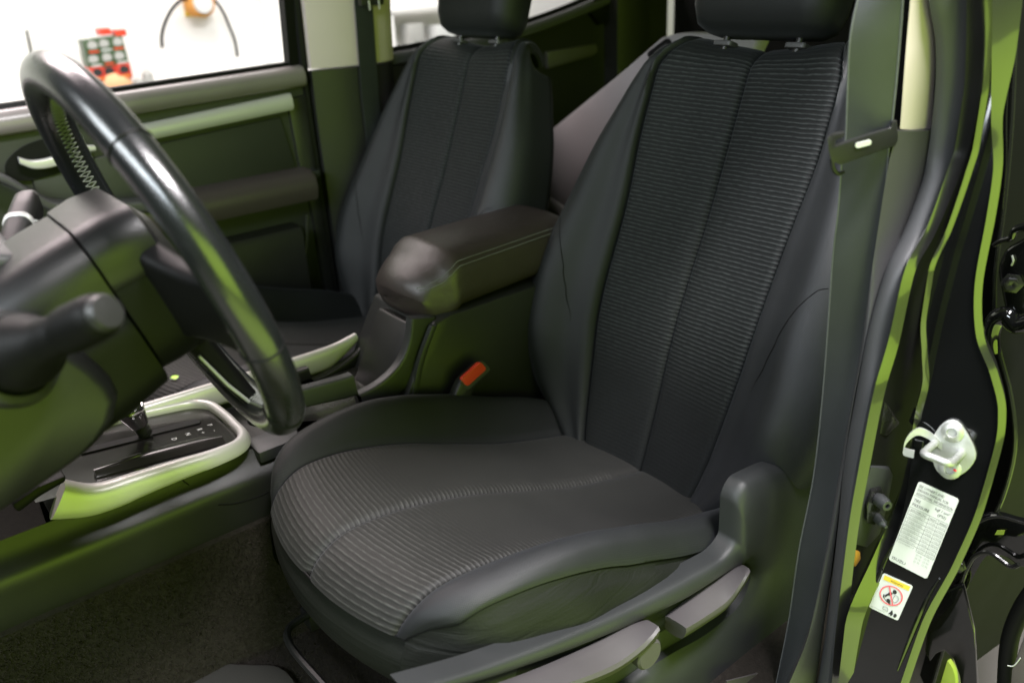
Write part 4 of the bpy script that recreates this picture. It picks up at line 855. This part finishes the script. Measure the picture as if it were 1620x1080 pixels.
# ------------------------------------------------------------------ far pillar between the doors, with its belt
fp = thing('passenger_pillar', 'beige and dark centre pillar trim behind the passenger door', 'pillar', (.08, 1.10, -.2))
def tumble(z): return 1.10 - .10*max(0, z - .45)
MB().loft([[(x, y + tumble(z) - 1.10, z) for x, y in ((-.022, 1.115), (-.018, 1.085), (.03, 1.062), (.10, 1.050), (.17, 1.052), (.205, 1.075), (.205, 1.13))] for z in np.linspace(.532, .97, 8)]).build('upper_trim', M_['beige'], fp, angle=50)
MB().loft([[(x, y + tumble(z) - 1.10, z) for x, y in ((-.022, 1.113), (-.018, 1.083), (.03, 1.060), (.10, 1.047), (.17, 1.049), (.20, 1.072), (.20, 1.13))] for z in np.linspace(-.2, .528, 8)]).build('lower_trim', M_['plast2'], fp, angle=50)
MB().tube(spl([(-.028, 1.10 - .08*max(0, z - .45), z) for z in np.linspace(-.18, .97, 8)], 30), .010, 8).build('door_seal', M_['black'], fp)
fb = thing('seat_belt', 'dark passenger seat belt running down the far beige pillar', 'seat belt', (.11, 1.03, .0), 'front seat belts')
wbm = MB()
A = np.array([(.085, 1.035 - .1*max(0, z-.45), z) for z in np.linspace(-.05, .80, 30)]); B = A + np.array([.05, .004, 0])
MB().strip(A, B, 30, .001, (.0, .003, 0), 4, (-.3, -.9, 0)).build('webbing', M_['web'], fb, angle=40)
MB().box((.115, .990, .688), (.062, .018, .05), .006).build('guide_loop', M_['plast'], fb)
for dx in (-.012, .014): MB().box((.115 + dx, .978, .665), (.004, .003, .022), .001).build('slot_mark', M_['silver'], fb)

# ------------------------------------------------------------------ rear passenger door, window and rear seat
rp = thing('rear_passenger_door', 'dark rear passenger door with a rising window line and pale trim strip', 'car door', (.6, 1.12, -.1))
rz = lambda x: .540 + .05*(x - .21) + .19*max(0, x - .50)**1.6
MB().loft([[(x, 1.13, rz(x) + .004), (x, 1.085, rz(x) + .006), (x, 1.075, rz(x) - .006), (x, 1.075, rz(x) - .020), (x, 1.09, rz(x) - .028), (x, 1.13, rz(x) - .028)] for x in np.linspace(.205, 1.25, 24)]).build('window_ledge', M_['seal'], rp, angle=50)
MB().loft([[(x, 1.12, rz(x) + .016), (x, 1.105, rz(x) + .018), (x, 1.098, rz(x) + .004), (x, 1.12, rz(x) + .0)] for x in np.linspace(.205, 1.25, 24)]).build('window_seal', M_['black'], rp, angle=50)
MB().grid(np.array([[(x, 1.098, z) for z in np.linspace(-.2, .0, 3)] + [(x, 1.098, rz(x) - .02)] for x in np.linspace(.205, 1.27, 24)])).build('door_panel', M_['plast'], rp)
MB().prism([np.array(at(px, py, y=1.085)) for px, py in ((866, 82), (944, 70), (946, 82), (940, 88), (868, 109))], (0, .02, 0), .003).build('trim_strip', M_['lever'], rp)  # silver strip in a darker grey, its shade put into the colour
MB().add([(.2, 1.112, .53), (1.05, 1.112, .60), (1.0, 1.05, .97), (.2, 1.05, .97)], [(0, 1, 2, 3)]).build('window_pane', M_['glass'], rp)
MB().prism([np.array(at(px, py, y=1.08)) for px, py in ((930, 14), (946, -10), (960, -60), (1010, -60), (1010, 20), (950, 40))], (0, .03, 0), .004).build('quarter_frame', M_['black'], rp)
qp = MB().loft([[(x, y, z) for x, y in ((.98, 1.10), (.99, 1.05), (1.06, 1.03), (1.12, 1.04), (1.13, 1.10))] for z in np.linspace(-.1, .95, 6)]).build('rear_pillar', M_['plast'], None, label='dark rear cabin pillar beyond the passenger headrest', cat='pillar')
# folded rear seatback, a grey board with a strap slot
rs = thing('folded_seatback', 'pale grey folded rear seatback panel with a strap slot between the front seats', 'rear seat', (.6, .75, 0))
bp_ = [(1092, 52), (1070, 53), (1045, 60), (985, 112), (870, 206), (835, 286), (890, 326), (1020, 440), (1090, 300), (1200, 60)]
PB = [at(px, py, x=.60) for px, py in bp_]
pan = MB().prism([np.array(p) for p in PB], (.035, -.01, 0), .006).build('panel', M_['grey'], rs)
MB().prism([np.array(at(px, py, x=.598)) for px, py in ((834, 287), (892, 328), (1022, 440), (1018, 455), (885, 342), (832, 298))], (.03, -.01, 0), .004).build('lower_lip', M_['grey'], rs)
MB().prism([np.array(at(1043 + a*.80 + b*.6, 77 - a*.6 + b*.80, x=.5985)) for a, b in rr(44, 13, 6.4, 5)], (.0025, 0, 0)).build('strap_slot', M_['black'], rs)
MB().prism([np.array(at(1046 + a*.80 + b*.6, 78 - a*.6 + b*.80, x=.5975)) for a, b in rr(24, 5, 2.4, 5)], (.001, 0, 0)).build('strap', M_['seal'], rs)
bench = MB().box((.95, .33, .12), (.45, 1.36, .22), .05)
bench.build('rear_bench', M_['black'], None, label='dark rear bench base in shadow behind the front seats', cat='bench')

# ------------------------------------------------------------------ floor mat
mt = MB().prism([at(px, py, z=FLOOR + .010) for px, py in spl([(225, 1100), (262, 1066), (290, 1043), (315, 1039), (352, 1047), (400, 1050), (438, 1052), (458, 1066), (476, 1100), (480, 1190), (330, 1230), (190, 1190)], 60, True)], (0, 0, -.012), .003)
mto = mt.build('floor_mat', M_['mat_'], None, label='grey rubber floor mat with a raised edge in the driver footwell', cat='mat')
# small wire bracket and tag paper at the seat foot
pc = MB().prism([np.array(at(px, py, y=-.33)) for px, py in ((1150, 1077), (1190, 1067), (1224, 1057), (1224, 1110), (1150, 1110))], (.0, .002, 0))
pc.build('paper_tag', M_['lever'], None, label='grey paper tag corner on the cabin floor beside the lower belt', cat='tag')

# ------------------------------------------------------------------ behind the window: garage wall and what hangs there
def wpt(px, py, y=3.66): return at(px, py, y=y)
hr = thing('hose_reel', 'orange hose reel with a white hub and black hose on the wall', 'hose reel', wpt(308, 20))
c = wpt(309, 6); MB().lathe([(.062, 0), (.062, -.03), (.04, -.035), (.04, -.08), (.062, -.085), (.062, -.10), (.03, -.105)], c, (0, 1, 0), 28).build('drum', M_['orange'], hr)
MB().lathe([(.048, -.104), (.045, -.12), (.001, -.122)], c, (0, 1, 0), 24).build('hub', M_['white'], hr)
MB().prism([wpt(px, py, 3.69) for px, py in ((293, -30), (326, -30), (326, 28), (293, 26))], (0, .01, 0), .002).build('bracket', M_['yellow'], hr)
q = spl([wpt(px, py, 3.62) for px, py in ((257, 76), (256, 58), (262, 34), (276, 10), (296, -4), (318, -8), (338, 0), (352, 18), (362, 40), (372, 66), (376, 90))], 60)
MB().tube(q, .0085, 8).build('hose', M_['black'], hr)
q = spl([wpt(px, py) for px, py in ((42, 48), (46, 66), (50, 84), (56, 104))], 20)
MB().tube(q, .006, 6).build('wall_cable', M_['black'], None, label='short dark cable hanging on the white garage wall at far left', cat='cable')
# boxes in a stack: three columns, four rows
for r in range(4):
    for cidx in range(3):
        base = wpt(141 + 20.5*cidx + 4.4*r, 74 - 2.6*cidx + 21.5*r, 3.55) + np.array([random.uniform(-.003, .003), random.uniform(-.012, .012), 0])
        red_ = r == 2
        nm = ('top', 'second', 'third', 'lowest')[r]; side_ = ('left', 'middle', 'right')[cidx]
        tin = thing('paint_box', f'{"red" if red_ else "dark green"} product box, {side_} of the {nm} row in the stack on the wall shelf', 'box', base - np.array([0, 0, .033]), 'stacked product boxes')
        MB().box(base, (.0625, .10, .0655), .002).build('carton', M_['tin_r'] if red_ else M_['tin_g'], tin)
        f0 = base + np.array([random.uniform(-.006, .006), -.0508, .008])
        MB().prism([f0 + np.array([a, 0, b]) for a, b in spl([(-.020, -.012), (-.016, .012), (.0, .018), (.018, .010), (.021, -.008), (.004, -.016)], 20, True)], (0, .0006, 0)).build('printed_picture', M_['ink'] if red_ else M_['greythings'], tin)
        MB().box(base + np.array([.003, -.0506, -.021]), (.044, .0012, .007)).build('printed_band', M_['white'] if (r + cidx) % 2 else M_['orange'] if red_ else M_['red'], tin)
for k, (px, py) in enumerate(((163, 50), (188, 52))):
    MB().box(wpt(px, py, 3.56), (.05, .08, .03), .004).build('lid_box', M_['red'], None, label=('small red box lying on top of the product stack, on the left', 'small red box lying on top of the product stack, on the right')[k], cat='box', group='red boxes on the product stack')
MB().box(wpt(415, 40, 3.69), (.03, .02, 2.4), .004).build('cable_duct', M_['white'], None, label='white vertical cable duct on the garage wall right of the hose', cat='cable duct')
wb = thing('wall_shelf', 'low white shelf board on the garage wall under the stacked boxes', 'shelf', wpt(200, 160, 3.5))
MB().box((.35, 3.58, .255), (2.0, .24, .03), .004).build('board', M_['wall'], wb)
for xx in (-.4, 1.1): MB().box((xx, 3.66, .18), (.03, .08, .14), .004).build('bracket', M_['greythings'], wb)
sph = MB(); c = wpt(184, 134, 3.52); lp = []
for a in np.linspace(-1.5, 1.5, 12): lp.append([c + np.array([.075*math.cos(a)*math.cos(b), .05*math.cos(a)*math.sin(b), .055*math.sin(a)]) for b in np.linspace(0, 2*np.pi, 18, endpoint=False)])
sph.loft(lp).build('sponge', M_['peach'], None, label='peach coloured sponge on the wall shelf below the boxes', cat='sponge')
for px, py, w_, h_ in ((222, 128, .05, .05), (238, 120, .05, .09), (252, 130, .05, .04)):
    MB().lathe([(w_*.5, 0), (w_*.5, h_*.8), (w_*.3, h_*.9), (w_*.25, h_)], wpt(px, 141, 3.52), (0, 0, 1), 14).build('jar', M_['greythings'], None, label={222: 'short grey jar next to the peach sponge', 238: 'tall grey jar between two shorter jars on the shelf', 252: 'lowest grey jar at the right end of the wall shelf'}[px], cat='jar', group='grey jars on the wall shelf')
# shelving seen through the rear window
sv = thing('storage_rack', 'pale storage rack on the wall seen through the rear side window', 'rack', (1.95, 3.45, GROUND))
for z in (.10, .33, .56): MB().box((1.95, 3.48, z), (.8, .35, .025), .003).build('shelf_board', M_['wall'], sv)
for xx in (1.57, 2.33): MB().box((xx, 3.48, .0), (.03, .33, 1.6), .003).build('upright', M_['wall'], sv)
for i, (xx, z, dx, dz, mm, lb) in enumerate(((1.68, .1125, .10, .10, 'black', 'black box on the storage rack'), (1.76, .1125, .06, .09, 'lime', 'lime box beside the black box on the storage rack'), (1.72, .3425, .10, .14, 'greythings', 'grey carton on the middle board of the storage rack'), (1.93, .3425, .16, .12, 'white', 'white carton on the middle board of the storage rack'), (1.98, .1125, .16, .12, 'greythings', 'wide grey carton on the lower board of the storage rack'))):
    b = MB().box((xx, 3.36, z + dz/2), (dx, .10, dz), .006); b.box((xx, 3.309, z + dz*.5), (dx*.6, .004, dz*.3))
    b.build('storage_box', M_[mm], None, label=lb, cat='box')
# person beyond the rear window
pe = thing('person', 'person in a dark green top standing by the garage wall', 'person', (2.90, 3.0, GROUND))
def skinned(name, verts, edges, radii, m, parent, sub=2):
    me = bpy.data.meshes.new(name); base = root_loc(parent); me.from_pydata([tuple(np.array(v) - base) for v in verts], edges, [])
    o = bpy.data.objects.new(name, me); link(o, parent)
    md = o.modifiers.new('Skin', 'SKIN'); 
    for i, sv_ in enumerate(me.skin_vertices[0].data if me.skin_vertices else []): sv_.radius = (radii[i], radii[i])
    md2 = o.modifiers.new('Subdivision', 'SUBSURF'); md2.levels = sub; md2.render_levels = sub
    me.materials.append(m); return o
def skin_mesh(name, verts, edges, radii, m, parent):
    bmx = bmesh.new(); base = root_loc(parent); lay = bmx.verts.layers.skin.verify(); vs = []
    for v, r in zip(verts, radii):
        q = bmx.verts.new(tuple(np.array(v) - base)); q[lay].radius = (r, r) if np.isscalar(r) else r; vs.append(q)
    vs[0][lay].use_root = True
    for a, b in edges: bmx.edges.new((vs[a], vs[b]))
    me = bpy.data.meshes.new(name); bmx.to_mesh(me); bmx.free(); o = bpy.data.objects.new(name, me); link(o, parent); BASE[o.name] = base
    o.modifiers.new('Skin', 'SKIN'); s = o.modifiers.new('Subdivision', 'SUBSURF'); s.levels = s.render_levels = 2; me.materials.append(m); return o
px_, py_ = 2.90, 3.0; g = GROUND
V = [(px_, py_, g + .92), (px_, py_, g + 1.10), (px_, py_, g + 1.28), (px_, py_, g + 1.38), (px_ + .0, py_, g + 1.46), (px_, py_ - .01, g + 1.56), (px_, py_ - .015, g + 1.66),
     (px_ - .17, py_, g + 1.36), (px_ - .22, py_ - .02, g + 1.10), (px_ - .20, py_ - .14, g + .88), (px_ + .17, py_, g + 1.36), (px_ + .22, py_, g + 1.10), (px_ + .20, py_ - .12, g + .88),
     (px_ - .09, py_, g + .86), (px_ - .10, py_ - .02, g + .48), (px_ - .10, py_ + .02, g + .09), (px_ - .11, py_ - .12, g + .05), (px_ + .09, py_, g + .86), (px_ + .10, py_ - .02, g + .48), (px_ + .10, py_ + .02, g + .09), (px_ + .11, py_ - .12, g + .05)]
E_ = [(0, 1), (1, 2), (2, 3), (3, 4), (4, 5), (5, 6), (3, 7), (7, 8), (8, 9), (3, 10), (10, 11), (11, 12), (0, 13), (13, 14), (14, 15), (15, 16), (0, 17), (17, 18), (18, 19), (19, 20)]
Rr = [(.15, .11), (.14, .10), (.16, .11), (.13, .09), .055, .085, .075, .06, .045, .032, .06, .045, .032, .085, .06, .042, .035, .085, .06, .042, .035]
bd = skin_mesh('body', V, E_, Rr, M_['skin'], pe)
Vt = [V[0], V[1], V[2], V[3], V[7], V[8], (V[9][0], V[9][1] + .02, V[9][2] + .03), V[10], V[11], (V[12][0], V[12][1] + .02, V[12][2] + .03)]
skin_mesh('jumper', Vt, [(0, 1), (1, 2), (2, 3), (3, 4), (4, 5), (5, 6), (3, 7), (7, 8), (8, 9)], [(.17, .13), (.16, .12), (.18, .13), (.15, .11), .08, .06, .045, .08, .06, .045], M_['hood'], bd)
skin_mesh('trousers', [V[0]] + V[13:16] + V[17:20], [(0, 1), (1, 2), (2, 3), (0, 4), (4, 5), (5, 6)], [(.165, .125), .10, .075, .06, .10, .075, .06], M_['trouser'], bd)
hm = MB(); c = np.array([px_, py_ + .01, g + 1.66]); lp = []
for a in np.linspace(-.25, 1.5, 9): lp.append([c + np.array([.088*math.cos(a)*math.cos(b), .10*math.cos(a)*math.sin(b), .105*math.sin(a)]) for b in np.linspace(0, 2*np.pi, 20, endpoint=False)])
hm.loft(lp).build('hair', M_['hair'], bd)
